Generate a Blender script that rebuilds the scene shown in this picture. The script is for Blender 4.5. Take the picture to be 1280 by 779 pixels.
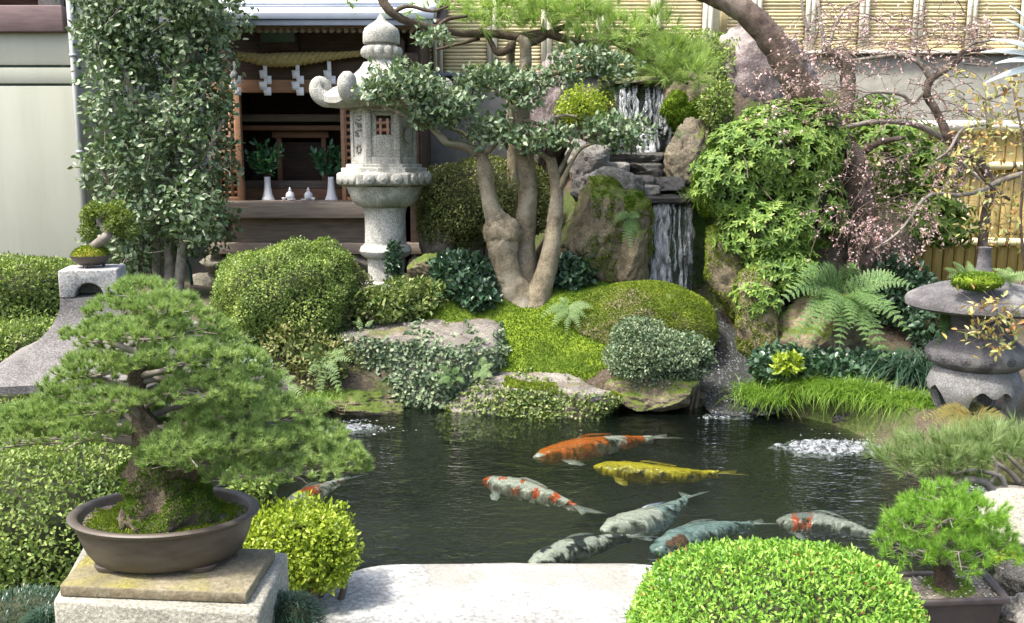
import bpy, bmesh, math, random
import numpy as np
from mathutils import Vector, Matrix, noise as mnoise

# ------------------------------------------------------------------ camera, sky, sun, exposure
for o in list(bpy.data.objects): bpy.data.objects.remove(o)
S = bpy.context.scene
COL = S.collection
FPX, PITCH, CAMZ = 1150.0, math.radians(9.0), 1.6
cam = bpy.data.cameras.new("camera"); camo = bpy.data.objects.new("camera", cam); COL.objects.link(camo)
cam.sensor_width = 36.0; cam.lens = 36.0 * FPX / 1280.0; cam.clip_start = 0.05; cam.clip_end = 500
camo.location = (0, 0, CAMZ); camo.rotation_euler = (math.radians(90) - PITCH, 0, 0)
S.camera = camo
SUN_EL, SUN_AZ = math.radians(60), math.radians(240)     # azimuth clockwise from +Y
sun_dir = Vector((math.sin(SUN_AZ) * math.cos(SUN_EL), math.cos(SUN_AZ) * math.cos(SUN_EL), math.sin(SUN_EL)))
W = bpy.data.worlds.new("World"); S.world = W; W.use_nodes = True
wn = W.node_tree.nodes; bg = wn["Background"]; sky = wn.new("ShaderNodeTexSky")
sky.sky_type = 'NISHITA'; sky.sun_disc = False; sky.sun_elevation = SUN_EL; sky.sun_rotation = SUN_AZ
sky.dust_density = 5.0; sky.air_density = 1.0
W.node_tree.links.new(sky.outputs[0], bg.inputs[0]); bg.inputs[1].default_value = 0.15
sl = bpy.data.lights.new("sun", 'SUN'); sl.energy = 2.2; sl.angle = math.radians(6); sl.color = (1.0, 0.955, 0.88)
so = bpy.data.objects.new("sun", sl); COL.objects.link(so)
so.rotation_euler = sun_dir.to_track_quat('Z', 'Y').to_euler(); so.location = (-6, -6, 12)
vs = S.view_settings; vs.view_transform = 'Standard'; vs.look = 'None'; vs.gamma = 1; vs.exposure = 1.58
S.render.engine = 'CYCLES'
S.cycles.use_denoising = True
S.cycles.max_bounces = 8; S.cycles.transparent_max_bounces = 24; S.cycles.diffuse_bounces = 4
S.cycles.caustics_reflective = False; S.cycles.caustics_refractive = False

# ------------------------------------------------------------------ picture <-> place
CP, SP = math.cos(PITCH), math.sin(PITCH)
def ray(px, py):
    x = (px - 640) / FPX; y = (389.5 - py) / FPX
    return np.array([x, CP + y * SP, -SP + y * CP])
def at(px, py, Y):
    d = ray(px, py); return np.array([0, 0, CAMZ]) + d * (Y / d[1])
def on_z(px, py, z):
    d = ray(px, py); return np.array([0, 0, CAMZ]) + d * ((z - CAMZ) / d[2])
def ps(py, Y):                       # metres per photo pixel at that depth
    return Y / ray(640, py)[1] / FPX

# ------------------------------------------------------------------ mesh building
class MB:
    def __init__(s): s.v = []; s.f = []; s.n = 0
    def add(s, V, F):
        V = np.asarray(V, float).reshape(-1, 3)
        if not isinstance(F, list): F = [F]
        for f in F:
            f = np.asarray(f, np.int64)
            if f.size: s.f.append(f + s.n)
        s.v.append(V); s.n += len(V)
        return s
    def box(s, c, size, rz=0.0):
        c = np.asarray(c, float); h = np.asarray(size, float) / 2
        V = np.array([[x, y, z] for x in (-1, 1) for y in (-1, 1) for z in (-1, 1)], float) * h
        V = rotz(V, rz) + c
        return s.add(V, np.array([[0, 1, 3, 2], [4, 6, 7, 5], [0, 4, 5, 1], [2, 3, 7, 6], [0, 2, 6, 4], [1, 5, 7, 3]]))
    def span(s, a, b): a = np.asarray(a, float); b = np.asarray(b, float); return s.box((a + b) / 2, np.abs(b - a))
    def tube(s, P, R, n=8, caps=True, flat=1.0, jit=0.0, rng=None):
        P = np.asarray(P, float); m = len(P); R = np.broadcast_to(np.asarray(R, float), (m,))
        T = np.gradient(P, axis=0); T /= np.linalg.norm(T, axis=1)[:, None] + 1e-12
        ref = np.array([0, 0, 1.0]) if abs(T[0][2]) < .9 else np.array([1.0, 0, 0])
        U = np.cross(ref, T[0]); U /= np.linalg.norm(U); rings = []
        a = np.linspace(0, 2 * math.pi, n, endpoint=False)
        for i in range(m):
            U = U - T[i] * U.dot(T[i]); U /= np.linalg.norm(U) + 1e-12
            B = np.cross(T[i], U); r = R[i] * (1 + (rng.uniform(-jit, jit, n) if jit else 0))
            rings.append(P[i] + np.outer(np.cos(a) * r, U) + np.outer(np.sin(a) * r * flat, B))
        V = np.concatenate(rings); F = []
        i, j = np.meshgrid(np.arange(m - 1), np.arange(n), indexing='ij'); i = i.ravel(); j = j.ravel(); k = (j + 1) % n
        F.append(np.stack([i * n + j, i * n + k, (i + 1) * n + k, (i + 1) * n + j], 1))
        if caps: F += [np.arange(n)[::-1][None], (np.arange(n) + (m - 1) * n)[None]]
        return s.add(V, F)
    def lathe(s, prof, c=(0, 0, 0), n=32, sx=1.0, sy=1.0, phase=0.0, caps=True, per=1):
        """prof (r, z); n sides; per = points per side (straight sides when > 1)"""
        prof = np.asarray(prof, float); m = len(prof); N = n * per
        if per == 1:
            a = np.arange(N) / N * 2 * math.pi + phase; cx, cy = np.cos(a), np.sin(a)
        else:
            a = np.arange(n + 1) / n * 2 * math.pi + phase; X, Yy = np.cos(a), np.sin(a); t = np.arange(per) / per
            cx = (X[:-1, None] * (1 - t) + X[1:, None] * t).ravel(); cy = (Yy[:-1, None] * (1 - t) + Yy[1:, None] * t).ravel()
        V = np.stack([prof[:, 0:1] * cx * sx, prof[:, 0:1] * cy * sy, np.repeat(prof[:, 1:2], N, 1)], -1).reshape(-1, 3) + np.asarray(c, float)
        i, j = np.meshgrid(np.arange(m - 1), np.arange(N), indexing='ij'); i = i.ravel(); j = j.ravel(); k = (j + 1) % N
        F = [np.stack([i * N + j, i * N + k, (i + 1) * N + k, (i + 1) * N + j], 1)]
        if caps: F += [np.arange(N)[::-1][None], (np.arange(N) + (m - 1) * N)[None]]
        return s.add(V, F)
    def prism(s, poly, z0, z1):
        poly = np.asarray(poly, float)[:, :2]; n = len(poly)
        V = np.concatenate([np.c_[poly, np.full(n, z0)], np.c_[poly, np.full(n, z1)]])
        j = np.arange(n); k = (j + 1) % n
        return s.add(V, [np.stack([j, k, k + n, j + n], 1), j[::-1][None], (j + n)[None]])
    def extrude_y(s, poly, y0, y1):      # poly of (x, z)
        poly = np.asarray(poly, float); n = len(poly)
        V = np.concatenate([np.c_[poly[:, 0], np.full(n, y0), poly[:, 1]], np.c_[poly[:, 0], np.full(n, y1), poly[:, 1]]])
        j = np.arange(n); k = (j + 1) % n
        return s.add(V, [np.stack([j, k, k + n, j + n], 1), j[::-1][None], (j + n)[None]])
    def bake(s):
        return np.concatenate(s.v), s.f
    def mesh(s, name, smooth=False):
        V = np.concatenate(s.v) if s.v else np.zeros((0, 3)); me = bpy.data.meshes.new(name)
        tot = np.concatenate([np.full(len(f), f.shape[1]) for f in s.f]); loops = np.concatenate([f.ravel() for f in s.f])
        me.vertices.add(len(V)); me.vertices.foreach_set('co', V.astype(np.float32).ravel())
        me.loops.add(len(loops)); me.loops.foreach_set('vertex_index', loops.astype(np.int32))
        me.polygons.add(len(tot)); st = np.concatenate([[0], np.cumsum(tot)[:-1]])
        me.polygons.foreach_set('loop_start', st.astype(np.int32)); me.polygons.foreach_set('loop_total', tot.astype(np.int32))
        if smooth: me.polygons.foreach_set('use_smooth', np.ones(len(tot), bool))
        me.update(calc_edges=True); me.validate()
        return me

def rotz(V, a):
    c, s_ = math.cos(a), math.sin(a); V = np.asarray(V, float)
    return np.c_[V[:, 0] * c - V[:, 1] * s_, V[:, 0] * s_ + V[:, 1] * c, V[:, 2]]

def tag(o, label=None, cat=None, group=None, kind=None):
    if label: o['label'] = label
    if cat: o['category'] = cat
    if group: o['group'] = group
    if kind: o['kind'] = kind
    return o
def wloc(o):
    v = np.zeros(3)
    while o: v += np.array(o.location); o = o.parent
    return v
def build(name, mb, mat, parent=None, smooth=False, bevel=0, sub=0, origin=None, solid=0, autosmooth=None):
    V = np.concatenate(mb.v)
    lo, hi = V.min(0), V.max(0)
    org = np.array(origin, float) if origin is not None else np.array([(lo[0] + hi[0]) / 2, (lo[1] + hi[1]) / 2, lo[2]])
    mb.v = [V - org]
    me = mb.mesh(name, smooth)
    o = bpy.data.objects.new(name, me); COL.objects.link(o)
    if mat: me.materials.append(mat)
    o.location = org
    if parent: o.parent = parent; o.location = org - wloc(parent)
    if solid: m = o.modifiers.new("solid", 'SOLIDIFY'); m.thickness = solid
    if bevel:
        m = o.modifiers.new("bevel", 'BEVEL'); m.width = bevel; m.segments = 2; m.limit_method = 'ANGLE'; m.angle_limit = math.radians(35)
    if sub: m = o.modifiers.new("sub", 'SUBSURF'); m.levels = m.render_levels = sub
    if autosmooth:
        me.polygons.foreach_set('use_smooth', np.ones(len(me.polygons), bool))
        try: me.set_sharp_from_angle(angle=math.radians(autosmooth))
        except Exception: pass
    return o
def thing(name, label, cat, loc, group=None, kind=None):
    o = bpy.data.objects.new(name, None); COL.objects.link(o); o.location = loc; o.empty_display_size = .1
    return tag(o, label, cat, group, kind)
def copy_tree(o, parent=None):
    c = o.copy(); COL.objects.link(c)
    if parent: c.parent = parent
    for ch in list(o.children): copy_tree(ch, c)
    return c

def smooth_path(P, k=5):
    """Catmull-Rom through rows of P (any columns)"""
    P = np.asarray(P, float)
    if len(P) < 3: 
        t = np.linspace(0, 1, k + 1)[:, None]; return P[0] * (1 - t) + P[1] * t
    Q = np.concatenate([[2 * P[0] - P[1]], P, [2 * P[-1] - P[-2]]]); out = []
    for i in range(1, len(Q) - 2):
        for t in np.arange(k) / k:
            a, b, c, d = Q[i - 1], Q[i], Q[i + 1], Q[i + 2]
            out.append(.5 * (2 * b + (c - a) * t + (2 * a - 5 * b + 4 * c - d) * t * t + (3 * b - a - 3 * c + d) * t ** 3))
    out.append(P[-1]); return np.array(out)
def px_path(pts, k=5):
    """pts (px, py, Y, radius in px) -> world points, radii"""
    W_ = np.array([list(at(p[0], p[1], p[2])) + [p[3] * ps(p[1], p[2])] for p in pts])
    W_ = smooth_path(W_, k); return W_[:, :3], np.maximum(W_[:, 3], .0008)

def nrm(v): return v / (np.linalg.norm(v, axis=-1, keepdims=True) + 1e-9)

def add_leaves(mb, P, D, N, L, Wd, fold=.22, droop=.0, round_=True):
    n = len(P); D = nrm(D); Sd = nrm(np.cross(D, N)); N = np.cross(Sd, D)
    L = np.broadcast_to(np.asarray(L, float), (n,))[:, None]; Wd = np.broadcast_to(np.asarray(Wd, float), (n,))[:, None]
    tip = P + D * L - N * L * droop
    if round_:
        a, b = P + D * L * .33, P + D * L * .70 - N * L * droop * .45
        V = np.stack([P, a + Sd * Wd * .5 + N * Wd * fold, b + Sd * Wd * .40 + N * Wd * fold * .8, tip, b - Sd * Wd * .40 + N * Wd * fold * .8, a - Sd * Wd * .5 + N * Wd * fold], 1)
        base = np.arange(n)[:, None] * 6
        mb.add(V.reshape(-1, 3), np.concatenate([base + np.array([0, 1, 2, 3]), base + np.array([0, 3, 4, 5])]))
    else:
        m = P + D * L * .45
        V = np.stack([P, m + Sd * Wd * .5 + N * Wd * fold, tip, m - Sd * Wd * .5 + N * Wd * fold], 1)
        base = np.arange(n)[:, None] * 4
        mb.add(V.reshape(-1, 3), np.concatenate([base + np.array([0, 1, 2]), base + np.array([0, 2, 3])]))

def add_needles(mb, P, D, L, Wd):
    n = len(P); D = nrm(D); r = nrm(np.random.default_rng(n).normal(size=(n, 3))); Sd = nrm(np.cross(D, r))
    L = np.broadcast_to(np.asarray(L, float), (n,))[:, None]
    V = np.stack([P - Sd * Wd * .5, P + Sd * Wd * .5, P + D * L], 1)
    mb.add(V.reshape(-1, 3), np.arange(n * 3).reshape(n, 3))

def add_blades(mb, P, D, L, Wd, bend=.5, seg=3):
    """curved grass blades: start along D, bend towards the ground"""
    n = len(P); D = nrm(D); L = np.broadcast_to(np.asarray(L, float), (n,))[:, None]
    H = D * [1, 1, 0] + 1e-6; H = nrm(H); Sd = nrm(np.cross(D, [0, 0, 1.0])); rows = []
    B = np.broadcast_to(np.asarray(bend, float), (n,))[:, None]
    for i in range(seg + 1):
        t = i / seg; c = P + D * L * t + (H * .35 - [0, 0, 1.0]) * L * B * t * t
        w = Wd * (1 - t ** 1.6) * .5 + Wd * .02
        rows += [c - Sd * w, c + Sd * w]
    V = np.stack(rows, 1); m = 2 * (seg + 1); base = np.arange(n)[:, None] * m
    mb.add(V.reshape(-1, 3), np.concatenate([base + np.array([2 * i, 2 * i + 1, 2 * i + 3, 2 * i + 2]) for i in range(seg)]))

def blob_pts(n, c, r, rng, inner=.8, p=2.0, lump=.1, lf=3.0, zmin=-1.0, ks=None):
    d = nrm(rng.normal(size=(int(n * 1.1 + 8), 3))); d = d[d[:, 2] > zmin][:n]
    sup = (np.abs(d) ** p).sum(1) ** (-1 / p)
    rk = rng if ks is None else np.random.default_rng(ks); K = rk.normal(size=(4, 3)) * lf; ph = rk.uniform(0, 6.28, 4)
    mod = 1 + lump * np.sin(d @ K.T + ph).sum(1) / 2
    rad = sup * mod * (inner + (1 - inner) * np.sqrt(rng.uniform(0, 1, len(d))))
    return np.asarray(c) + d * rad[:, None] * np.asarray(r), nrm(np.sign(d) * np.abs(d * sup[:, None]) ** (p - 1) / np.asarray(r))

def add_foliage(mb, c, r, n, L, Wd, rng, inner=.8, p=2.0, lump=.1, lf=3.0, out=.6, up=.3, jit=.7, zmin=-1, round_=True, droop=.1, fold=.2, ks=None):
    P, N = blob_pts(n, c, r, rng, inner, p, lump, lf, zmin, ks); k = len(P)
    D = N * out + [0, 0, up] + rng.normal(size=(k, 3)) * jit
    NN = N * .7 + [0, 0, .6] + rng.normal(size=(k, 3)) * .45
    add_leaves(mb, P, D, NN, L * rng.uniform(.7, 1.25, k), Wd * rng.uniform(.75, 1.2, k), fold, droop, round_)

def add_rosettes(mb, P, N, rng, k=7, L=.07, Wd=.024, tilt=.45, droop=.25):
    n = len(P); N = nrm(N); ref = nrm(rng.normal(size=(n, 3))); U = nrm(np.cross(N, ref)); B = np.cross(N, U)
    a0 = rng.uniform(0, 6.28, n)
    for j in range(k):
        a = a0 + j * 6.283 / k + rng.uniform(-.25, .25, n); tl = tilt + rng.uniform(-.25, .3, n)
        D = (U * np.cos(a)[:, None] + B * np.sin(a)[:, None]) * np.cos(tl)[:, None] + N * np.sin(tl)[:, None]
        add_leaves(mb, P, D, N + D * -.1, L * rng.uniform(.7, 1.15, n), Wd * rng.uniform(.8, 1.15, n), .14, droop)

def add_tufts(mb, P, N, rng, k=26, L=.03, Wd=.0012, spread=.9, axis_len=.012, hemi=False):
    n = len(P); Pk = np.repeat(P, k, 0); Nk = np.repeat(nrm(N), k, 0)
    D = Nk + rng.normal(size=(n * k, 3)) * spread * .6
    if hemi: D[:, 2] = np.abs(D[:, 2]) * .9 + .12
    add_needles(mb, Pk + Nk * rng.uniform(0, axis_len, (n * k, 1)), D, L * rng.uniform(.7, 1.15, n * k), Wd)

def sample_mesh(V, F, n, rng, keep=None):
    """random points + normals on the polygons of an (V, [F]) mesh"""
    T = np.concatenate([f[:, [0, i, i + 1]] for f in F for i in range(1, f.shape[1] - 1)])
    a, b, c = V[T[:, 0]], V[T[:, 1]], V[T[:, 2]]; cr = np.cross(b - a, c - a); A = np.linalg.norm(cr, axis=1) + 1e-12
    Nn = cr / A[:, None]; cen = (a + b + c) / 3
    w = A.copy()
    if keep is not None: w *= np.asarray(keep(cen, Nn), float)
    i = rng.choice(len(T), n, p=w / w.sum()); u, v = rng.uniform(size=(2, n)); s = u + v > 1; u[s] = 1 - u[s]; v[s] = 1 - v[s]
    return a[i] + (b - a)[i] * u[:, None] + (c - a)[i] * v[:, None], Nn[i]

_ico = {}
def ico(sub):
    if sub not in _ico:
        bm = bmesh.new(); bmesh.ops.create_icosphere(bm, subdivisions=sub, radius=1)
        _ico[sub] = (np.array([v.co[:] for v in bm.verts]), np.array([[v.index for v in f.verts] for f in bm.faces])); bm.free()
    return _ico[sub]
def fbm(P, sc, seed, octv=3, lac=2.1, gain=.5):
    out = np.zeros(len(P)); a = 1.0; off = Vector((seed * 7.13, seed * 3.7, seed * 1.9))
    for o in range(octv):
        out += a * np.array([mnoise.noise(Vector(p * sc) + off) for p in P]); sc *= lac; a *= gain
    return out
def rock_geo(c, r, seed, facets=12, rough=.10, fine=.028, sub=4, crack=.07, rz=0.0, flat_top=None, tilt=(0, 0), p=2.4):
    rng = np.random.default_rng(seed); V, F = ico(sub)
    d = V; V = V * ((np.abs(d) ** p).sum(1) ** (-1 / p))[:, None]
    for i in range(facets):
        n = nrm(rng.normal(size=3)); lim = rng.uniform(.60, .92); q = V @ n; m = q > lim
        V[m] -= np.outer(q[m] - lim, n) * .95
    if flat_top is not None:
        m = V[:, 2] > flat_top; V[m, 2] = flat_top + (V[m, 2] - flat_top) * .12
    V = V + d * (rough * fbm(d, 1.6, seed, 2) + fine * 2 * fbm(d, 7, seed + 5, 2) - crack * np.clip(.16 - np.abs(fbm(d, 2.6, seed + 9, 2)), 0, 1) / .16)[:, None]
    V = V * np.asarray(r); V = rotz(V, rz)
    if tilt[0] or tilt[1]:
        V = np.array((Matrix.Rotation(tilt[0], 3, 'X') @ Matrix.Rotation(tilt[1], 3, 'Y')).to_3x3()) @ V.T; V = V.T
    return V + np.asarray(c), [F.copy()]

# ------------------------------------------------------------------ materials
class NT:
    def __init__(s, name):
        s.m = bpy.data.materials.new(name); s.m.use_nodes = True; s.t = s.m.node_tree; s.t.nodes.clear()
        s.out = s.t.nodes.new('ShaderNodeOutputMaterial')
    def a(s, typ, ins=None, **kw):
        n = s.t.nodes.new('ShaderNode' + typ)
        for k, v in kw.items(): setattr(n, k, v)
        for k, v in (ins or {}).items():
            if hasattr(v, 'is_output') or isinstance(v, bpy.types.NodeSocket): s.t.links.new(v, n.inputs[k])
            else:
                try: n.inputs[k].default_value = v
                except Exception: n.inputs[k].default_value = (*v, 1)
        return n
    def ramp(s, fac, stops, interp='LINEAR'):
        n = s.a('ValToRGB', {'Fac': fac}); e = n.color_ramp.elements; n.color_ramp.interpolation = interp
        while len(e) < len(stops): e.new(.5)
        for x, (p, c) in zip(e, stops): x.position = p; x.color = (*c, 1) if len(c) == 3 else c
        return n.outputs['Color']
    def noise(s, scale, detail=4, rough=.55, vec=None, dim=None, dist=0.0):
        i = {'Scale': scale, 'Detail': detail, 'Roughness': rough, 'Distortion': dist}
        if vec is not None: i['Vector'] = vec
        return s.a('TexNoise', i).outputs['Fac']
    def mix(s, fac, a, b, typ='MIX'):
        n = s.a('MixRGB', {'Fac': fac, 'Color1': a, 'Color2': b}, blend_type=typ); return n.outputs[0]
    def math(s, op, a, b=0.0, clamp=False):
        return s.a('Math', {0: a, 1: b}, operation=op, use_clamp=clamp).outputs[0]
    def coord(s, kind='Object'): return s.a('TexCoord').outputs[kind]
    def vmap(s, vec, scale=(1, 1, 1), rot=(0, 0, 0)): return s.a('Mapping', {'Vector': vec, 'Scale': scale, 'Rotation': rot}).outputs[0]
    def bump(s, h, strength=.4, dist=.01): return s.a('Bump', {'Height': h, 'Strength': strength, 'Distance': dist}).outputs[0]
    def done(s, sh): s.t.links.new(sh, s.out.inputs['Surface']); return s.m
    def principled(s, col, rough=.6, nor=None, **kw):
        i = {'Base Color': col, 'Roughness': rough}
        if nor is not None: i['Normal'] = nor
        i.update({k.replace('_', ' '): v for k, v in kw.items()})
        return s.a('BsdfPrincipled', i).outputs[0]

def leaf_mat(name, cols, rough=.45, trans=.25, spec=.4, clump=.5, cs=9.0):
    t = NT(name); r = t.a('NewGeometry').outputs['Random Per Island']
    nz = t.noise(cs, 2, .5, t.coord())
    f = t.math('ADD', t.math('MULTIPLY', r, 1 - clump * .5), t.math('MULTIPLY', t.math('SUBTRACT', nz, .32), clump * 1.4), True)
    col = t.ramp(f, [(i / (len(cols) - 1), c) for i, c in enumerate(cols)])
    p = t.principled(col, rough, Specular_IOR_Level=spec)
    tr = t.a('BsdfTranslucent', {'Color': t.mix(1.0, col, (1.25, 1.3, .7, 1), 'MULTIPLY')}).outputs[0]
    return t.done(t.a('MixShader', {0: trans, 1: p, 2: tr}).outputs[0])

def stone_mat(name, c1, c2, scale=6.0, speck=.25, moss=None, amt=.0, bump=.5, rough=.85, stain=None, wet=0.0, low=.2):
    t = NT(name); co = t.coord()
    n1 = t.noise(scale, 6, .62, co); n2 = t.noise(scale * 14, 3, .7, co); n3 = t.noise(scale * .45, 3, .6, co, dist=.6)
    col = t.ramp(n1, [(.30, c1), (.68, c2)])
    col = t.mix(speck, col, t.ramp(n2, [(.35, (.04, .04, .04)), (.5, (.45, .45, .45)), (.66, (1, 1, 1))]), 'OVERLAY')
    if stain: col = t.mix(t.ramp(n3, [(.50, (0, 0, 0)), (.64, (.75, .75, .75))]), col, (*stain, 1))
    h = t.math('ADD', t.math('MULTIPLY', n1, .8), t.math('MULTIPLY', n2, .35))
    rg = rough
    if moss:
        nz = t.a('SeparateXYZ', {0: t.a('NewGeometry').outputs['Normal']}).outputs[2]
        mk = t.math('ADD', t.math('MULTIPLY', nz, .35), t.math('MULTIPLY', n3, 1.15)); mk = t.math('ADD', mk, amt - .85)
        mk = t.ramp(mk, [(low * .2, (0, 0, 0)), (low * .2 + .16, (1, 1, 1))])
        nm = t.noise(scale * 20, 3, .7, co)
        mc = t.ramp(t.noise(scale * 2.2, 4, .7, co), [(.3, moss[0]), (.7, moss[1])])
        mc = t.mix(.5, mc, t.ramp(nm, [(.3, (.15, .15, .15)), (.7, (1, 1, 1))]), 'OVERLAY')
        col = t.mix(mk, col, mc); h = t.math('ADD', h, t.math('MULTIPLY', mk, t.math('MULTIPLY', nm, .9)))
    return t.done(t.principled(col, rg - wet * .6, t.bump(h, bump, .028), Specular_IOR_Level=.35 + wet * .4))

def plain_mat(name, c1, c2, scale=8.0, rough=.6, bump=.15, stretch=(1, 1, 1), spec=.4, detail=5, dist=.004, metallic=0.0):
    t = NT(name); v = t.vmap(t.coord(), stretch); n = t.noise(scale, detail, .6, v)
    return t.done(t.principled(t.ramp(n, [(.3, c1), (.7, c2)]), rough, t.bump(n, bump, dist), Specular_IOR_Level=spec, Metallic=metallic))

def piece_mat(name, c1, c2, scale, stretch, rough=.55, bump=.2, vary=.35, dark=(.12, .09, .05)):
    """wood / bamboo: each object its own tone, streaks along the piece"""
    t = NT(name); v = t.vmap(t.coord(), stretch); n = t.noise(scale, 6, .6, v, dist=.3)
    rnd = t.a('ObjectInfo').outputs['Random']
    col = t.ramp(n, [(.3, c1), (.7, c2)])
    col = t.mix(t.math('MULTIPLY', rnd, vary), col, (*dark, 1))
    return t.done(t.principled(col, rough, t.bump(n, bump, .004), Specular_IOR_Level=.3))

GM = ((.045, .08, .014), (.14, .18, .028))       # moss tones
M = {}
M['azalea'] = leaf_mat('azalea_leaves', [(.05,.095,.022),(.14,.215,.05),(.27,.36,.09),(.40,.45,.16)], .5, .28, .3, .85, 6)
M['azalea_dull'] = leaf_mat('azalea_dull_leaves', [(.05,.07,.02),(.11,.15,.04),(.20,.22,.07),(.26,.22,.10)], .5, .22, .3, .85, 6)
M['azalea_bright'] = leaf_mat('bright_azalea_leaves', [(.09, .14, .015), (.24, .33, .03), (.36, .45, .045), (.42, .48, .07)], .4, .32)
M['azalea_front'] = leaf_mat('front_azalea_leaves', [(.05,.13,.022),(.145,.30,.04),(.26,.45,.06),(.39,.53,.14)], .45, .3, .35, .75, 12)
M['azalea_bud'] = leaf_mat('azalea_buds', [(.16, .045, .025), (.28, .09, .04), (.35, .22, .09)], .5, .15)
M['hedge'] = leaf_mat('hedge_leaves', [(.045,.085,.022),(.125,.19,.045),(.24,.32,.08),(.38,.43,.16)], .5, .25, .3, .85, 6)
M['camellia'] = leaf_mat('camellia_leaves', [(.045,.085,.036),(.085,.145,.062),(.15,.215,.105),(.31,.365,.24)], .38, .15, .5, .6, 4)
M['holly'] = leaf_mat('holly_leaves', [(.05,.09,.045),(.10,.165,.08),(.18,.245,.135),(.33,.38,.26)], .42, .18, .4)
M['dark_leaf'] = leaf_mat('dark_shrub_leaves', [(.022,.05,.026),(.045,.095,.05),(.08,.14,.075)], .28, .12, .5)
M['pieris'] = leaf_mat('pieris_leaves', [(.055,.11,.025),(.11,.20,.04),(.19,.30,.055),(.36,.46,.13)], .5, .28, .3, .7, 5)
M['pine'] = leaf_mat('pine_needles', [(.08,.145,.042),(.18,.285,.08),(.30,.41,.13),(.45,.54,.23)], .5, .25, .3, .6, 14)
M['pine_light'] = leaf_mat('light_pine_needles', [(.13,.21,.06),(.25,.38,.09),(.38,.51,.15),(.52,.62,.28)], .5, .3, .3)
M['pine_bright'] = leaf_mat('bright_pine_needles', [(.10,.20,.03),(.20,.39,.05),(.30,.50,.07)], .5, .3, .3)
M['pine_grey'] = leaf_mat('grey_pine_needles', [(.08, .14, .05), (.17, .27, .09), (.27, .36, .13), (.45, .50, .30)], .45, .25, .4)
M['mini'] = leaf_mat('cushion_needles', [(.06, .10, .016), (.14, .20, .03), (.24, .30, .055)], .5, .25)
M['fern'] = leaf_mat('fern_fronds', [(.07,.14,.05),(.13,.23,.075),(.22,.33,.12)], .5, .35, .3, .4)
M['fern_pale'] = leaf_mat('pale_fern_fronds', [(.10, .18, .06), (.18, .28, .10), (.30, .38, .17)], .5, .35, .3)
M['fern_brown'] = leaf_mat('old_fern_fronds', [(.14, .17, .05), (.24, .22, .07), (.30, .18, .06)], .55, .3, .3)
M['grass'] = leaf_mat('grass_blades', [(.06, .13, .015), (.14, .26, .03), (.24, .36, .06)], .45, .35, .4)
M['liriope'] = leaf_mat('dark_grass_blades', [(.012, .035, .02), (.03, .07, .04), (.08, .13, .085)], .35, .2, .5)
M['ivy'] = leaf_mat('ivy_leaves', [(.05,.09,.05),(.10,.16,.085),(.19,.25,.14),(.28,.33,.19)], .42, .2, .4)
M['creeper'] = leaf_mat('creeper_leaves', [(.04, .08, .02), (.10, .16, .035), (.20, .25, .07), (.33, .36, .16)], .45, .25)
M['bud'] = leaf_mat('cherry_buds', [(.34,.19,.19),(.58,.40,.41),(.78,.63,.63)], .5, .3)
M['nandina'] = leaf_mat('nandina_leaves', [(.36, .13, .06), (.40, .30, .09), (.30, .34, .12), (.52, .48, .26)], .45, .3)
M['yucca'] = leaf_mat('yucca_leaves', [(.55, .62, .60), (.70, .76, .74)], .4, .15)
M['sakaki'] = leaf_mat('sakaki_leaves', [(.02, .07, .03), (.04, .13, .05), (.07, .19, .08)], .3, .2, .5)
M['moss_tuft'] = leaf_mat('moss_tufts', [(.045,.10,.014),(.105,.19,.02),(.22,.32,.04)], .7, .3, .15, 1.0, 5)
M['moss_gold'] = leaf_mat('golden_moss_tufts', [(.06,.10,.014),(.15,.21,.022),(.29,.35,.045)], .7, .3, .15, 1.0, 6)
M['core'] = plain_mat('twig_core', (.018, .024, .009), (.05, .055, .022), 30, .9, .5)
M['twig'] = plain_mat('twig_bark', (.07, .05, .04), (.16, .12, .095), 20, .8, .4)
M['grey_twig'] = plain_mat('lichen_bark', (.12, .105, .085), (.32, .29, .25), 16, .85, .4)
M['bark'] = stone_mat('smooth_tan_bark', (.11, .088, .055), (.37, .315, .21), 10, .5, ((.10, .115, .035), (.17, .18, .07)), .04, 1.0, .85, (.38, .35, .27))
M['cherry_bark'] = stone_mat('brown_bark', (.045, .032, .026), (.19, .14, .11), 13, .45, None, 0, .9, .85, (.28, .23, .19))
M['pine_bark'] = stone_mat('pine_bark', (.05, .035, .025), (.15, .11, .075), 16, .35, GM, .05, 1.0, .9)
M['granite'] = stone_mat('pale_granite', (.25, .25, .225), (.47, .465, .425), 7, .5, None, 0, .4, .85, (.15, .16, .115))
M['granite_grey'] = stone_mat('grey_granite', (.105, .098, .094), (.19, .18, .172), 9, .5, None, 0, .35, .85, (.17, .16, .13))
M['lantern_grey'] = stone_mat('dark_lantern_stone', (.06, .057, .06), (.15, .145, .148), 10, .45, None, 0, .6, .8, (.22, .215, .20))
M['cliff_rock'] = stone_mat('mossy_brown_rock', (.05, .043, .03), (.21, .18, .13), 4.6, .45, GM, .17, 1.0, .85, (.05, .05, .035))
M['bare_rock'] = stone_mat('purplish_rock', (.055, .044, .042), (.23, .19, .185), 5, .45, GM, -.14, 1.0, .85, (.42, .38, .35))
M['grey_rock'] = stone_mat('grey_rock', (.10, .095, .085), (.36, .34, .31), 5, .45, GM, -.04, 1.0, .85, (.11, .10, .08))
M['moss_rock'] = stone_mat('moss_covered_rock', (.07, .06, .035), (.24, .20, .13), 4.5, .4, GM, .26, .8, .9)
M['flat_rock'] = stone_mat('flat_stone_top', (.085, .076, .066), (.27, .25, .215), 6, .5, GM, -.08, .7, .85, (.16, .11, .07))
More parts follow.
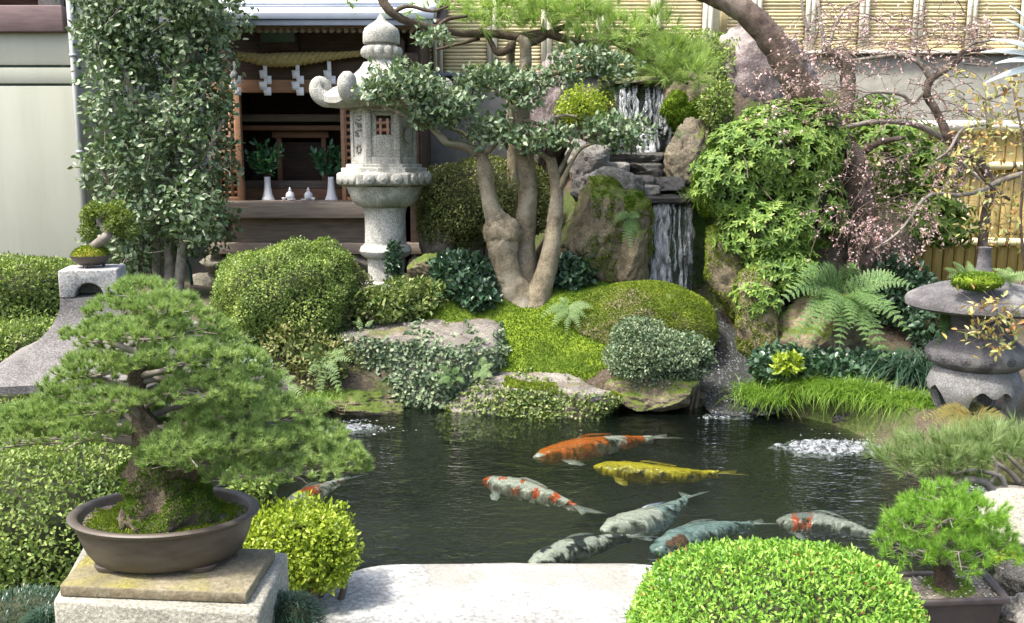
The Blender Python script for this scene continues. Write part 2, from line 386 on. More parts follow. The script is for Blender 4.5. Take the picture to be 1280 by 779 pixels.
M['wet_rock'] = stone_mat('wet_dark_rock', (.022, .022, .02), (.075, .07, .06), 7, .3, ((.03, .07, .012), (.08, .13, .02)), -.03, 1.0, .55, None, .5)
M['fall_rock'] = stone_mat('green_wet_cliff', (.04, .045, .035), (.15, .16, .125), 6, .35, ((.045, .10, .02), (.13, .21, .04)), .34, .9, .6, None, .35)
M['slab'] = stone_mat('bridge_stone', (.21, .21, .195), (.46, .46, .435), 4, .4, None, 0, .8, .85, (.25, .24, .205))
M['found'] = stone_mat('foundation_stone', (.12, .115, .085), (.26, .24, .19), 5, .4, GM, -.12, .7, .9)
t = NT('cream_plaster'); co = t.coord(); a_ = t.noise(90, 5, .6, co); b_ = t.noise(3.0, 5, .6, t.vmap(co, (1.6, 1, .18))); c_ = t.noise(.9, 4, .6, co)
col = t.mix(.5, t.ramp(a_, [(.3, (.38, .39, .325)), (.7, (.44, .45, .375))]), t.ramp(t.math('ADD', t.math('MULTIPLY', b_, .6), t.math('MULTIPLY', c_, .4)), [(.38, (.36, .368, .30)), (.55, (.44, .45, .38))]))
M['plaster'] = t.done(t.principled(col, .9, t.bump(a_, .5, .003), Specular_IOR_Level=.2))
M['wall_grey'] = plain_mat('grey_plaster', (.13, .13, .113), (.19, .19, .165), 12, .9, .2, spec=.2)
M['brown_beam'] = plain_mat('purple_brown_beam', (.13, .085, .085), (.20, .135, .13), 5, .6, .1, (1, 1, 8))
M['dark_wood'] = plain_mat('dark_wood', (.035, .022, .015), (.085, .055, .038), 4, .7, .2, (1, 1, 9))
M['shrine_wood'] = plain_mat('weathered_wood', (.16, .125, .10), (.30, .25, .20), 4, .75, .2, (1, 1, 12))
M['lattice_wood'] = plain_mat('reddish_wood', (.24, .125, .07), (.36, .20, .115), 5, .6, .15, (1, 1, 6))
M['bamboo'] = piece_mat('straw_bamboo', (.55, .46, .25), (.72, .65, .42), 5, (.6, 8, 8), .5, .1, .25, (.35, .26, .10))
M['bamboo_yellow'] = piece_mat('golden_bamboo', (.30, .215, .07), (.45, .345, .14), 5, (9, 9, .7), .45, .1, .35, (.16, .12, .03))
M['bamboo_white'] = piece_mat('bleached_bamboo', (.62, .57, .47), (.80, .77, .70), 6, (.7, 9, 9), .5, .1, .15, (.4, .35, .25))
M['post_pale'] = piece_mat('pale_post', (.60, .55, .42), (.74, .70, .58), 6, (9, 9, .7), .6, .1, .15, (.4, .35, .25))
M['roof_metal'] = plain_mat('pale_roof_metal', (.62, .66, .70), (.74, .78, .82), 3, .45, .05, spec=.5)
M['roof_edge'] = plain_mat('bluish_roof_edge', (.17, .20, .26), (.26, .29, .34), 3, .5, .05)
M['rope'] = plain_mat('straw_rope', (.28, .22, .085), (.46, .38, .17), 40, .8, .6, (1, 1, 1))
M['paper'] = plain_mat('white_paper', (.74, .74, .76), (.80, .80, .82), 6, .8, .02)
M['porcelain'] = plain_mat('white_porcelain', (.76, .77, .80), (.82, .83, .85), 4, .15, .0, spec=.6)
M['pot'] = plain_mat('brown_stoneware', (.058, .047, .036), (.10, .082, .064), 12, .5, .15, (1, 1, 3), spec=.45)
M['pot_dark'] = plain_mat('dark_stoneware', (.05, .042, .042), (.085, .07, .068), 12, .45, .12)
M['soil'] = plain_mat('potting_grit', (.07, .055, .04), (.26, .225, .18), 90, .9, .9, dist=.01)
M['board'] = stone_mat('weathered_board', (.10, .085, .05), (.24, .21, .14), 5, .3, ((.15, .14, .03), (.24, .22, .06)), .02, .4, .8, (.15, .11, .06))
M['pedestal'] = stone_mat('pedestal_stone', (.20, .195, .16), (.33, .32, .265), 8, .4, ((.30, .32, .12), (.40, .41, .18)), -.16, .4, .85)
M['pipe'] = plain_mat('grey_drainpipe', (.33, .35, .34), (.42, .44, .43), 4, .5, .05)
M['green_hose'] = plain_mat('green_hose', (.01, .06, .05), (.02, .09, .075), 6, .35, .02)
M['mirror'] = plain_mat('dull_copper', (.05, .09, .08), (.09, .14, .12), 10, .5, .1)
M['moss'] = stone_mat('moss_carpet', (.11, .17, .008), (.22, .29, .02), 5, .35, ((.07, .12, .008), (.16, .22, .02)), .1, .9, .95)
M['moss_yellow'] = stone_mat('golden_moss', (.20, .20, .02), (.34, .31, .04), 8, .35, ((.12, .15, .01), (.25, .26, .03)), .0, .9, .95)

def water_mat():
    t = NT('pond_water_surface'); co = t.coord()
    w1 = t.noise(5.5, 3, .5, t.vmap(co, (1, 1.9, 1)), dist=.8); w2 = t.noise(24, 2, .5, t.vmap(co, (1, 2.0, 1)), dist=.5)
    h = t.math('ADD', w1, t.math('MULTIPLY', w2, .42)); nor = t.bump(h, .50, .028)
    body = t.a('MixShader', {0: .34, 1: t.a('BsdfTransparent', {'Color': (.84, .90, .84, 1)}).outputs[0], 2: t.a('BsdfDiffuse', {'Color': (.005, .008, .006, 1)}).outputs[0]}).outputs[0]
    gl = t.a('BsdfGlossy', {'Color': (.95, .97, 1, 1), 'Roughness': .03, 'Normal': nor}).outputs[0]
    fr = t.a('Fresnel', {'IOR': 1.33, 'Normal': nor}).outputs[0]
    return t.done(t.a('MixShader', {0: fr, 1: body, 2: gl}).outputs[0])
def fall_mat(name, thr, stretch, foam=(.86, .90, .93), clear=.9, murk=0.0):
    t = NT(name); n = t.noise(26, 4, .65, t.vmap(t.coord(), stretch), dist=.4)
    k = t.ramp(n, [(thr - .10, (.04, .04, .04)), (thr + .28, (.95, .95, .95))])
    nor = t.bump(n, .6, .02)
    fo = t.principled((*foam, 1), .3, nor, Specular_IOR_Level=.6)
    cl = t.a('MixShader', {0: t.a('Fresnel', {'IOR': 1.33, 'Normal': nor}).outputs[0], 1: t.a('MixShader', {0: murk, 1: t.a('BsdfTransparent', {'Color': (clear, clear, clear, 1)}).outputs[0], 2: t.a('BsdfDiffuse', {'Color': (.02, .022, .02, 1)}).outputs[0]}).outputs[0],
                           2: t.a('BsdfGlossy', {'Roughness': .06, 'Normal': nor}).outputs[0]}).outputs[0]
    return t.done(t.a('MixShader', {0: k, 1: cl, 2: fo}).outputs[0])
M['water'] = water_mat()
M['fall'] = fall_mat('falling_water', .50, (1.5, 1.5, .30), (.84, .88, .90))
M['veil'] = fall_mat('falling_water_veil', .68, (1.6, 1.0, .16), (.70, .76, .78), .92)
M['fall_thin'] = fall_mat('thin_falling_water', .56, (1.7, 1.7, .3), (.70, .76, .78))
M['stream'] = fall_mat('stream_water', .66, (2.4, .8, 1), (.55, .58, .61), .7, .75)
M['foam'] = plain_mat('water_droplets', (.45, .50, .54), (.70, .74, .78), 30, .15, .1, spec=.6)

# ------------------------------------------------------------------ ground, water
def sstep(a, b, x): t = np.clip((x - a) / (b - a), 0, 1); return t * t * (3 - 2 * t)
PCX, PCY, PA, PB = .40, 4.60, 2.20, 1.42
def pond_d(x, y):
    x = x + .45 * sstep(4.45, 4.95, y) * sstep(1.0, 2.0, x)
    return (np.abs((x - PCX) / PA) ** 4 + np.abs((y - PCY) / PB) ** 4) ** .25
def stream_x(y): return 1.50 + .03 * (y - 6.0) - .14 * np.sin((y - 6.0) * 2.0) * 0 - .08 * (y - 6)
def ground_h(x, y):
    x = np.asarray(x, float); y = np.asarray(y, float)
    d = pond_d(x, y)
    land = .13 + .12 * sstep(4.5, 6.3, y) + .33 * sstep(6.3, 7.6, y) * sstep(-1.9, -1.2, x) + .22 * sstep(5.5, 7.5, y) * (1 - sstep(-1.9, -1.2, x))
    isl = np.exp(-(np.maximum(np.abs(x - .12) - .55, 0) / .3) ** 2); land = land * (1 - isl * sstep(6.0, 6.1, y) * (1 - sstep(7.2, 7.6, y))) + isl * sstep(6.0, 6.1, y) * (1 - sstep(7.2, 7.6, y)) * (.20 + .45 * sstep(6.02, 6.95, y))
    lowm = np.exp(-(np.maximum(np.abs(x - 1.4) - .75, 0) / .4) ** 2); him = np.exp(-(np.maximum(np.abs(x - 1.65) - 1.3, 0) / .25) ** 2)
    land += lowm * np.interp(y, [7.6, 7.8, 7.95, 8.25, 8.5], [0, .66, .78, .95, 1.0]) * (1 - sstep(8.45, 8.7, y)) + him * 1.72 * sstep(8.45, 8.7, y)
    land += .10 * np.exp(-((x - 2.55) / .5) ** 2 - ((y - 4.95) / .5) ** 2)
    sx = stream_x(y); ch = np.exp(-((x - sx) / .30) ** 4) * sstep(5.85, 6.0, y) * (1 - sstep(7.45, 7.55, y))
    land = land * (1 - ch) + ch * (-.02 + .46 * sstep(5.9, 7.35, y))
    n = .02 * np.sin(x * 5.1 + 1) * np.sin(y * 4.3) + .012 * np.sin(x * 13 + y * 7)
    k = sstep(.985, 1.06, d)
    return (land + n) * k + (-.55 * sstep(1.0, .80, d) - .02) * (1 - k)
gx = np.concatenate([[-60, -30, -15, -8, -6], np.arange(-4.6, 4.61, .06), [6, 8, 15, 30, 60]])
gy = np.concatenate([[-30, -12, -5, -2, 0], np.arange(.8, 10.6, .06), [12, 16, 30, 60, 120]])
X, Y = np.meshgrid(gx, gy); Z = ground_h(X, Y)
mb = MB(); nx, ny = len(gx), len(gy)
i, j = np.meshgrid(np.arange(ny - 1), np.arange(nx - 1), indexing='ij'); i = i.ravel(); j = j.ravel()
mb.add(np.stack([X, Y, Z], -1).reshape(-1, 3), np.stack([i * nx + j, i * nx + j + 1, (i + 1) * nx + j + 1, (i + 1) * nx + j], 1))
t = NT('garden_soil'); co = t.coord(); n1 = t.noise(2.6, 6, .65, co); n2 = t.noise(38, 4, .7, co)
col = t.ramp(n2, [(.3, (.035, .027, .018)), (.7, (.13, .10, .07))])
col = t.mix(t.ramp(n1, [(.47, (0, 0, 0)), (.58, (1, 1, 1))]), col, t.ramp(n2, [(.3, (.03, .048, .01)), (.7, (.09, .12, .022))]))
zp_ = t.a('SeparateXYZ', {0: t.a('NewGeometry').outputs['Position']}).outputs[2]
col = t.mix(t.ramp(t.math('ADD', t.math('MULTIPLY', zp_, 4.0), .6), [(.44, (1, 1, 1)), (.56, (0, 0, 0))]), col, t.ramp(n1, [(.3, (.007, .009, .006)), (.7, (.02, .022, .014))]))   # pond bed: silt, painted darker in place of light lost in deep water
M['soil_ground'] = t.done(t.principled(col, .95, t.bump(n2, .9, .02)))
g = build('ground', mb, M['soil_ground'], smooth=True, origin=(0, 0, 0)); tag(g, 'mossy brown garden soil around the pond', kind='structure')
mb = MB(); mb.add([[-2.4, 2.6, 0], [3.3, 2.6, 0], [3.3, 6.12, 0], [-2.4, 6.12, 0]], np.array([[0, 1, 2, 3]]))
tag(build('pond_water', mb, M['water'], origin=(0, 0, 0)), 'dark rippled pond water', kind='structure')
# stream running down to the pond
ys = np.linspace(5.75, 7.50, 60); us = np.linspace(-1, 1, 14); V = []
for y in ys:
    hw = .25 + .06 * math.sin(y * 5) * .4 - .05 * float(sstep(6.6, 7.3, y))
    for u in us:
        x = stream_x(y) + u * hw; V.append([x, y, .02 + .46 * float(sstep(5.85, 7.33, y)) + .012 * math.sin(x * 40 + y * 17) * math.sin(y * 31 - x * 9) + .006 * math.sin(y * 70 + x * 30)])
i, j = np.meshgrid(np.arange(59), np.arange(13), indexing='ij'); i = i.ravel(); j = j.ravel()
mb = MB(); mb.add(V, np.stack([i * 14 + j, i * 14 + j + 1, (i + 1) * 14 + j + 1, (i + 1) * 14 + j], 1))
tag(build('stream_water', mb, M['stream'], smooth=True, origin=(stream_x(6.5), 6.5, 0)), 'shallow stream running down into the pond', kind='structure')

# ------------------------------------------------------------------ bridge slab in front
def slab_outline(pts, z): return np.array([on_z(px, py, z) for px, py in pts])
zt = .17
pts = [(378, 800), (383, 748), (402, 731), (430, 716), (470, 706), (540, 704), (640, 703), (740, 704), (812, 706), (842, 712), (870, 722), (900, 745), (920, 800)]
O = slab_outline(pts, zt)[:, :2]; O = np.concatenate([O, [[.75, 2.05], [-.68, 2.05]]])
O = smooth_path(np.concatenate([O, O[:1]])[:, [0, 1]], 6)[:-1]
cen = O.mean(0); rings = []; mb = MB(); n = len(O)
for s_, z in [(1.0, -.16), (1.012, zt - .06), (1.005, zt - .022), (.985, zt - .004), (.95, zt + .004), (.75, zt + .012), (.5, zt + .006), (.25, zt + .012), (.03, zt + .008)]:
    rings.append(np.c_[cen + (O - cen) * s_, np.full(n, z)])
V = np.concatenate(rings); V[n * 4:, 2] += .006 * fbm(V[n * 4:], 4, 3, 3); V[:n * 4, :2] += (.012 * fbm(V[:n * 4], 5, 9, 3))[:, None]
i, j = np.meshgrid(np.arange(8), np.arange(n), indexing='ij'); i = i.ravel(); j = j.ravel(); k = (j + 1) % n
mb.add(V, [np.stack([i * n + j, i * n + k, (i + 1) * n + k, (i + 1) * n + j], 1), (np.arange(n) + 8 * n)[None]])
tag(build('stone_bridge', mb, M['slab'], smooth=True), 'broad pale natural stone slab lying along the near edge of the pond', 'stone slab')

# ------------------------------------------------------------------ house wall on the left
Yh = 8.6; s = ps(100, Yh)
def zz(py, Y): return at(640, py, Y)[2]
def xx(px, Y, py=200): return at(px, py, Y)[0]
h = thing('house_wall', 'cream plastered house wall with two dark grooves under a purple brown beam', 'wall', (xx(30, Yh), Yh + .1, ground_h(-4, Yh)))
x0, x1 = xx(-420, Yh), xx(97, Yh)
zb, zbt, zbb, g1, g2 = .2, zz(22, Yh), zz(41, Yh), zz(83, Yh), zz(106, Yh)
for a, b in ((zb, g2 - .012), (g2 + .012, g1 - .012), (g1 + .012, zbb)):
    build('plaster_panel', MB().span((x0, Yh, a), (x1, Yh + .22, b)), M['plaster'], h, bevel=.004)
for gz in (g1, g2): build('groove', MB().span((x0, Yh + .025, gz - .012), (x1 - .004, Yh + .2, gz + .012)), M['mirror'], h)
build('beam', MB().span((x0, Yh - .07, zbb), (x1 - .01, Yh + .2, zz(8, Yh))), M['brown_beam'], h, bevel=.008)
build('upper_wall', MB().span((x0, Yh + .03, zz(8, Yh)), (x1 - .01, Yh + .2, 4.3)), M['dark_wood'], h)
build('upper_post', MB().span((xx(66, Yh), Yh - .05, zz(8, Yh)), (xx(93, Yh), Yh + .03, 4.3)), M['granite_grey'], h, bevel=.005)
build('side_wall', MB().span((x1 - .2, Yh + .22, zb), (x1 - .003, 13, 4.3)), M['plaster'], h)
mb = MB(); P = [at(99, 30, Yh - .05), at(99, 30, Yh - .05)]; xp = xx(101, Yh - .04)
mb.tube([(xp, Yh - .04, zb), (xp, Yh - .04, 4.2)], .028, 12); 
build('drainpipe', mb, M['pipe'], h, smooth=True)
for py in (70, 190, 300): build('pipe_bracket', MB().lathe([(.034, -.012), (.034, .012)], (xp, Yh - .04, zz(py, Yh)), 12), M['pipe'], h)

# ------------------------------------------------------------------ back wall with bamboo cladding
def bamboo_wall(label, xa, xb, Yw, pybot, posts, rows, n, seed):
    rng = np.random.default_rng(seed); zb = zz(pybot, Yw); X0, X1 = xx(xa, Yw, 40), xx(xb, Yw, 40)
    w = thing('bamboo_wall', label, 'wall', ((X0 + X1) / 2, Yw + .1, float(ground_h((X0 + X1) / 2, Yw))))
    build('wall_base', MB().span((X0, Yw, -.05), (X1, Yw + .2, zb - .03)), M['wall_grey'], w)
    build('ledge', MB().span((X0, Yw - .06, zb - .03), (X1, Yw + .2, zb)), M['bamboo_white'] if seed == 2 else M['roof_edge'], w, bevel=.004)
    build('backing', MB().span((X0, Yw + .05, zb), (X1, Yw + .2, zb + rows * n + .05)), M['bamboo'], w)
    px = [xx(p, Yw, 40) for p in posts]
    for p in px:
        for d in (-.027, .027):
            build('post', MB().tube([(p + d, Yw - .012, zb), (p + d, Yw - .012, zb + rows * n + .06)], .028, 8), M['post_pale'], w, smooth=True)
    ed = [X0] + px + [X1]; shared = {}
    for a, b in zip(ed[:-1], ed[1:]):
        a += .058; b -= .058
        if b - a < .1: continue
        for r in range(n):
            key = round(b - a, 2)
            if key not in shared:
                L = b - a; prof = []
                for q in np.linspace(-L / 2, L / 2, 9): prof.append((q, 0, 0))
                R = rows * .5 * (1 + np.array([0, .0, .09, 0, 0, 0, .09, 0, 0])); m2 = MB().tube(prof, R, 7); shared[key] = m2.mesh('bamboo_pole', True); shared[key].materials.append(M['bamboo'])
            o = bpy.data.objects.new('bamboo_pole', shared[key]); COL.objects.link(o); o.parent = w
            o.location = np.array([(a + b) / 2 + rng.uniform(-.004, .004), Yw + .028 + rng.uniform(-.005, .005), zb + rows * (r + .5)]) - wloc(w)
            o.rotation_euler = (rng.uniform(-3, 3), rng.uniform(-.003, .003), 0 if rng.random() < .5 else math.pi)
    build('cap_rail', MB().span((X0, Yw - .06, zb + rows * n + .06), (X1, Yw + .22, zb + rows * n + .12)), M['dark_wood'], w)
    return w
bamboo_wall('straw coloured bamboo cladding behind the pine and the shrine roof', 430, 900, 9.9, 92, [547, 615, 683, 751, 819, 884], .036, 27, 1)
bamboo_wall('straw coloured bamboo cladding on grey plaster behind the cherry branches', 903, 1690, 10.2, 64, [945, 1012, 1079, 1146, 1213, 1280, 1347, 1414, 1481, 1548, 1615], .036, 25, 2)

Yf = 8.35
f = thing('bamboo_board_fence', 'golden split bamboo fence with pale rails behind the low round lantern', 'fence', (xx(1200, Yf), Yf, float(ground_h(4, Yf))))
x = xx(1085, Yf); rng = np.random.default_rng(5); zt_, zb_ = zz(163, Yf), .30
bw = 13 * ps(250, Yf); meb = None; k = 0
while x < xx(1600, Yf):
    if meb is None:
        m2 = MB(); a = np.linspace(math.pi, 2 * math.pi, 7); pr = [(math.cos(q) * bw * .5, math.sin(q) * .022) for q in a] + [(bw * .5, .012), (-bw * .5, .012)]
        m2.prism(pr, 0, zt_ - zb_); meb = m2.mesh('bamboo_board', True); meb.materials.append(M['bamboo_yellow'])
    o = bpy.data.objects.new('bamboo_board', meb); COL.objects.link(o); o.parent = f
    o.location = np.array([x, Yf + rng.uniform(-.004, .004), zb_ - rng.uniform(0, .02)]) - wloc(f); x += bw + .004
for py, r, mat in ((158, .045, 'bamboo_white'), (208, .036, 'bamboo'), (303, .036, 'bamboo')):
    xa, xb = xx(1070, Yf), xx(1615, Yf); q = np.linspace(xa, xb, 61); rr = r * (1 + .10 * (np.arange(61) % 8 == 3))
    build('rail', MB().tube(np.c_[q, np.full(61, Yf - .06), np.full(61, zz(py, Yf - .06)) + .006 * np.sin(q * 2)], rr, 10), M[mat], f, smooth=True)
for px in (1098, 1262, 1426, 1590): build('fence_post', MB().tube([(xx(px, Yf), Yf + .07, .2), (xx(px, Yf), Yf + .07, zt_ + .05)], .045, 10), M['dark_wood'], f, smooth=True)
build('backing', MB().span((xx(1085, Yf), Yf + .02, .25), (xx(1600, Yf), Yf + .035, zt_ - .02)), M['bamboo_yellow'], f)
for px in (1098, 1213, 1262):
    for py in (208, 303): build('rope_tie', MB().tube([(xx(px, Yf) - .014, Yf - .06, zz(py, Yf - .06)), (xx(px, Yf) + .014, Yf - .06, zz(py, Yf - .06))], .042, 10), M['dark_wood'], f)

# ------------------------------------------------------------------ shrine
Ys = 8.9
sh = thing('wooden_shrine', 'small weathered wooden shrine with lattice doors, straw rope and pale metal roof', 'shrine', (xx(365, Ys), Ys + .5, .45))
q = ps(200, Ys)
XL, XR = xx(272, Ys), xx(522, Ys)                      # outer walls
ox0, ox1 = xx(303, Ys), xx(427, Ys)                    # opening
z_sill, z_lin, z_roof = zz(251, Ys), zz(116, Ys), zz(14, Ys)
def part(name, a, b, mat, bev=.004, par=None): return build(name, MB().span(a, b), M[mat], par or sh, bevel=bev)
Yb = Ys + 1.15
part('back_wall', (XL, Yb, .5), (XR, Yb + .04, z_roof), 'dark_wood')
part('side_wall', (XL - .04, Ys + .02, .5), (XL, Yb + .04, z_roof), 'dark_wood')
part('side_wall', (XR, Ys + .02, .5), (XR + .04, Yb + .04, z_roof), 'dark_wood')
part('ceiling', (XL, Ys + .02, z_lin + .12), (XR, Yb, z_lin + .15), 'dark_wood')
part('floor_board', (XL, Ys - .02, z_sill - .03), (XR, Yb, z_sill), 'shrine_wood')
part('lintel', (XL - .03, Ys - .02, z_lin), (XR + .03, Ys + .06, zz(100, Ys)), 'lattice_wood')
part('tie_beam', (XL - .03, Ys + .005, zz(100, Ys)), (XR + .03, Ys + .07, zz(62, Ys)), 'dark_wood')
part('upper_board', (XL - .03, Ys + .03, zz(62, Ys)), (XR + .03, Ys + .08, z_roof - .05), 'dark_wood')
for a, b in ((296, 303), (427, 432)): part('door_post', (xx(a, Ys), Ys - .015, z_sill), (xx(b, Ys), Ys + .055, z_lin), 'lattice_wood')
part('corner_post', (xx(262, Ys), Ys - .02, .5), (xx(272, Ys), Ys + .08, z_roof - .05), 'shrine_wood')
part('corner_post', (xx(512, Ys), Ys - .02, .5), (xx(524, Ys), Ys + .08, z_roof - .05), 'dark_wood')
def lattice(xa, xb):
    d = build('lattice_door', MB().span((xa, Ys + .03, z_sill + .02), (xb, Ys + .036, z_lin)), M['dark_wood'], sh)
    mb = MB(); n = max(2, int(round((xb - xa) / (8.5 * q)))); zs = np.arange(z_sill + .01, z_lin, 8.6 * q)
    for k in range(n + 1): xk = xa + (xb - xa) * k / n; mb.span((xk - 1.7 * q, Ys + .004, z_sill), (xk + 1.7 * q, Ys + .024, z_lin))
    build('vertical_bars', mb, M['lattice_wood'], d)
    mb = MB()
    for zk in zs: mb.span((xa, Ys + .007, zk - 1.9 * q), (xb, Ys + .027, zk + 1.9 * q))
    build('horizontal_bars', mb, M['lattice_wood'], d)
    part('door_rail', (xa, Ys - .004, z_sill), (xb, Ys + .0035, z_sill + 5 * q), 'lattice_wood')
lattice(xx(274, Ys), xx(296, Ys)); lattice(xx(432, Ys), xx(512, Ys))
# inside: shelf beam, altar steps and cabinet
zi = lambda py, Y: zz(py, Y)
part('inner_beam', (ox0 - .2, Ys + .62, zi(152, Ys + .62)), (ox1 + .25, Ys + .68, zi(143, Ys + .62)), 'shrine_wood')
part('inner_beam', (ox0 - .2, Ys + .66, zi(163, Ys + .66)), (ox1 + .25, Ys + .7, zi(157, Ys + .66)), 'lattice_wood')
part('altar_step', (xx(300, Ys + .45), Ys + .45, z_sill), (xx(440, Ys + .45), Yb, zi(236, Ys + .45)), 'lattice_wood')
part('altar_step', (xx(305, Ys + .62), Ys + .62, zi(236, Ys + .45)), (xx(435, Ys + .62), Yb, zi(226, Ys + .62)), 'shrine_wood')
part('altar_cabinet', (xx(350, Ys + .85), Ys + .85, zi(226, Ys + .62)), (xx(405, Ys + .85), Yb, zi(178, Ys + .85)), 'dark_wood')
for a, b in ((346, 352), (402, 408)): part('cabinet_post', (xx(a, Ys + .8), Ys + .8, zi(226, Ys + .62)), (xx(b, Ys + .8), Ys + .848, zi(172, Ys + .8)), 'lattice_wood')
part('cabinet_lintel', (xx(342, Ys + .8), Ys + .78, zi(176, Ys + .8) + .03), (xx(412, Ys + .8), Ys + .86, zi(168, Ys + .8) + .03), 'lattice_wood')
# shelf in front, panel, base timber, foundation stones
part('front_shelf', (xx(270, Ys - .12), Ys - .16, zz(273, Ys - .16)), (xx(470, Ys - .12), Ys - .02, z_sill - .012), 'shrine_wood', .006)
part('base_panel', (xx(279, Ys), Ys + .04, zz(303, Ys)), (xx(505, Ys), Ys + .08, z_sill - .031), 'shrine_wood')
part('base_post', (xx(262, Ys), Ys - .028, zz(303, Ys)), (xx(279, Ys), Ys + .02, zz(273, Ys - .16) - .002), 'shrine_wood')
part('base_post', (xx(456, Ys), Ys - .028, zz(303, Ys)), (xx(470, Ys), Ys + .02, zz(273, Ys - .16) - .002), 'shrine_wood')
part('base_timber', (xx(255, Ys), Ys - .12, zz(318, Ys - .12)), (xx(530, Ys), Ys + .1, zz(303, Ys)), 'shrine_wood', .008)
rng = np.random.default_rng(8)
for row, (ya, yb) in enumerate(((318, 344), (344, 382))):
    x = 238 - row * 12
    while x < 530:
        w_ = rng.uniform(26, 44); V, F = rock_geo(np.array([xx(x + w_ / 2, Ys - .14), Ys + .02 + .03 * rng.random(), (zz(ya, Ys - .14) + zz(yb, Ys - .14)) / 2]),
            (w_ * .545 * q, .17, (yb - ya) * .545 * q), int(rng.integers(1e6)), 6, .05, .015, 3, p=6)
        build('foundation_stone', MB().add(V, F), M['found'], sh, smooth=True); x += w_
# roof: eave edge, soffit, rafters, bracket plaque
Ye = Ys - .55
zr0, zr1 = zz(25, Ye), zz(15, Ye); xe0, xe1 = xx(240, Ye), xx(548, Ye)
mb = MB(); n = 24; Vt = []
for k, tt in enumerate(np.linspace(0, 1, n)):
    x = xe0 + (xe1 - xe0) * tt; up = .10 * max(0, (abs(tt - .42) - .42) / .16) ** 2 * 1
    Vt += [[x, Ye, zr0 + up], [x, Ye, zr1 + up], [x, Ye + .5, zr1 + .14 + up], [x, Ye + 1.4, zr1 + .75 + up], [x, Ye + 1.4, zr1 + .70 + up], [x, Ye + .5, zr0 + .13 + up]]
Vt = np.array(Vt); i, j = np.meshgrid(np.arange(n - 1), np.arange(6), indexing='ij'); i = i.ravel(); j = j.ravel(); k = (j + 1) % 6
mb.add(Vt, [np.stack([i * 6 + j, i * 6 + k, (i + 1) * 6 + k, (i + 1) * 6 + j], 1), np.arange(6)[None], (np.arange(6) + 6 * (n - 1))[::-1][None]])
rf = build('roof', mb, M['roof_metal'], sh)
part('eave_board', (xe0, Ye - .03, zr0 - .05), (xe1 - .03, Ye + .03, zr0 - .003), 'roof_edge')
part('gutter', (xe0, Ye - .05, zr0), (xe1 - .02, Ye - .003, zr1 - .012), 'roof_edge')
for zs_ in (.05, .10): part('roof_seam', (xe0, Ye + .16 + zs_ * 3.4, zr1 + .045 + zs_), (xe1, Ye + .19 + zs_ * 3.4, zr1 + .062 + zs_), 'roof_edge', 0, rf)
for k in range(28):
    x = xx(272 + k * 9, Ye); 
    build('rafter', MB().add(rotz(np.array([[a, b, c] for a in (-.016, .016) for b, c in ((0, 0), (.62, .17)) for c in (c - .022, c + .022)]), 0) + [x, Ye + .10, zz(38, Ye + .1)],
          np.array([[0, 1, 3, 2], [4, 6, 7, 5], [0, 4, 5, 1], [2, 3, 7, 6], [0, 2, 6, 4], [1, 5, 7, 3]])), M['shrine_wood'], sh)
part('rafter_board', (xe0, Ye + .06, zz(33, Ye)), (xe1 - .05, Ye + .10, zr0 - .051), 'lattice_wood')
# barge board at the right end (dark, sweeping up)
P = [(xe1 + .0, Ye + .02, zr0 - .03), (xe1 + .01, Ye + .25, zr0 + .02), (xe1 + .01, Ye + .7, zr0 + .22), (xe1 + .01, Ye + 1.4, zr0 + .75)]
build('barge_board', MB().tube(smooth_path(P, 4), .05, 6), M['dark_wood'], sh)
for px, py in ((500, 62), (516, 80)): part('bracket', (xx(px - 9, Ys), Ys - .25, zz(py + 14, Ys)), (xx(px + 9, Ys), Ys + .03, zz(py - 10, Ys)), 'dark_wood')
o = part('name_plaque', (-.155, -.015, -.115), (.155, .015, .115), 'mirror', .006); o.location = np.array([xx(356, Ys), Ys - .07, zz(54, Ys)]) - wloc(sh); o.rotation_euler = (math.radians(16), 0, 0)
build('plaque_frame', MB().span((-.175, .016, -.135), (.175, .03, .135)), M['dark_wood']).parent = o

# straw rope with paper streamers: hangs in front of the beam
Yr = Ys - .11
pts = [(296, 70, Yr, 5), (312, 72, Yr, 6), (330, 75, Yr, 7.5), (352, 75, Yr, 8.5), (372, 74, Yr, 8), (395, 72, Yr, 6.5), (418, 70, Yr, 5), (440, 68, Yr, 4), (470, 66, Yr, 3.5), (500, 66, Yr, 3)]
P, R = px_path(pts, 12); rp = thing('sacred_rope', 'twisted straw rope hung across the shrine front', 'rope', P[0] * [1, 1, 0] + [0, 0, P[:, 2].min()])
arc = np.concatenate([[0], np.cumsum(np.linalg.norm(np.diff(P, axis=0), axis=1))]); Pu = np.stack([np.interp(np.linspace(0, arc[-1], 420), arc, P[:, k]) for k in range(3)], 1); Ru = np.interp(np.linspace(0, arc[-1], 420), arc, R)
au = np.linspace(0, arc[-1], 420)
for st in range(3):
    ph = -au / .115 * 2 * math.pi / 1.4 + st * 2.094
    build('strand', MB().tube(Pu + np.c_[np.zeros(420), np.cos(ph) * Ru * .5, np.sin(ph) * Ru * .5], Ru * .60, 8), M['rope'], rp, smooth=True)
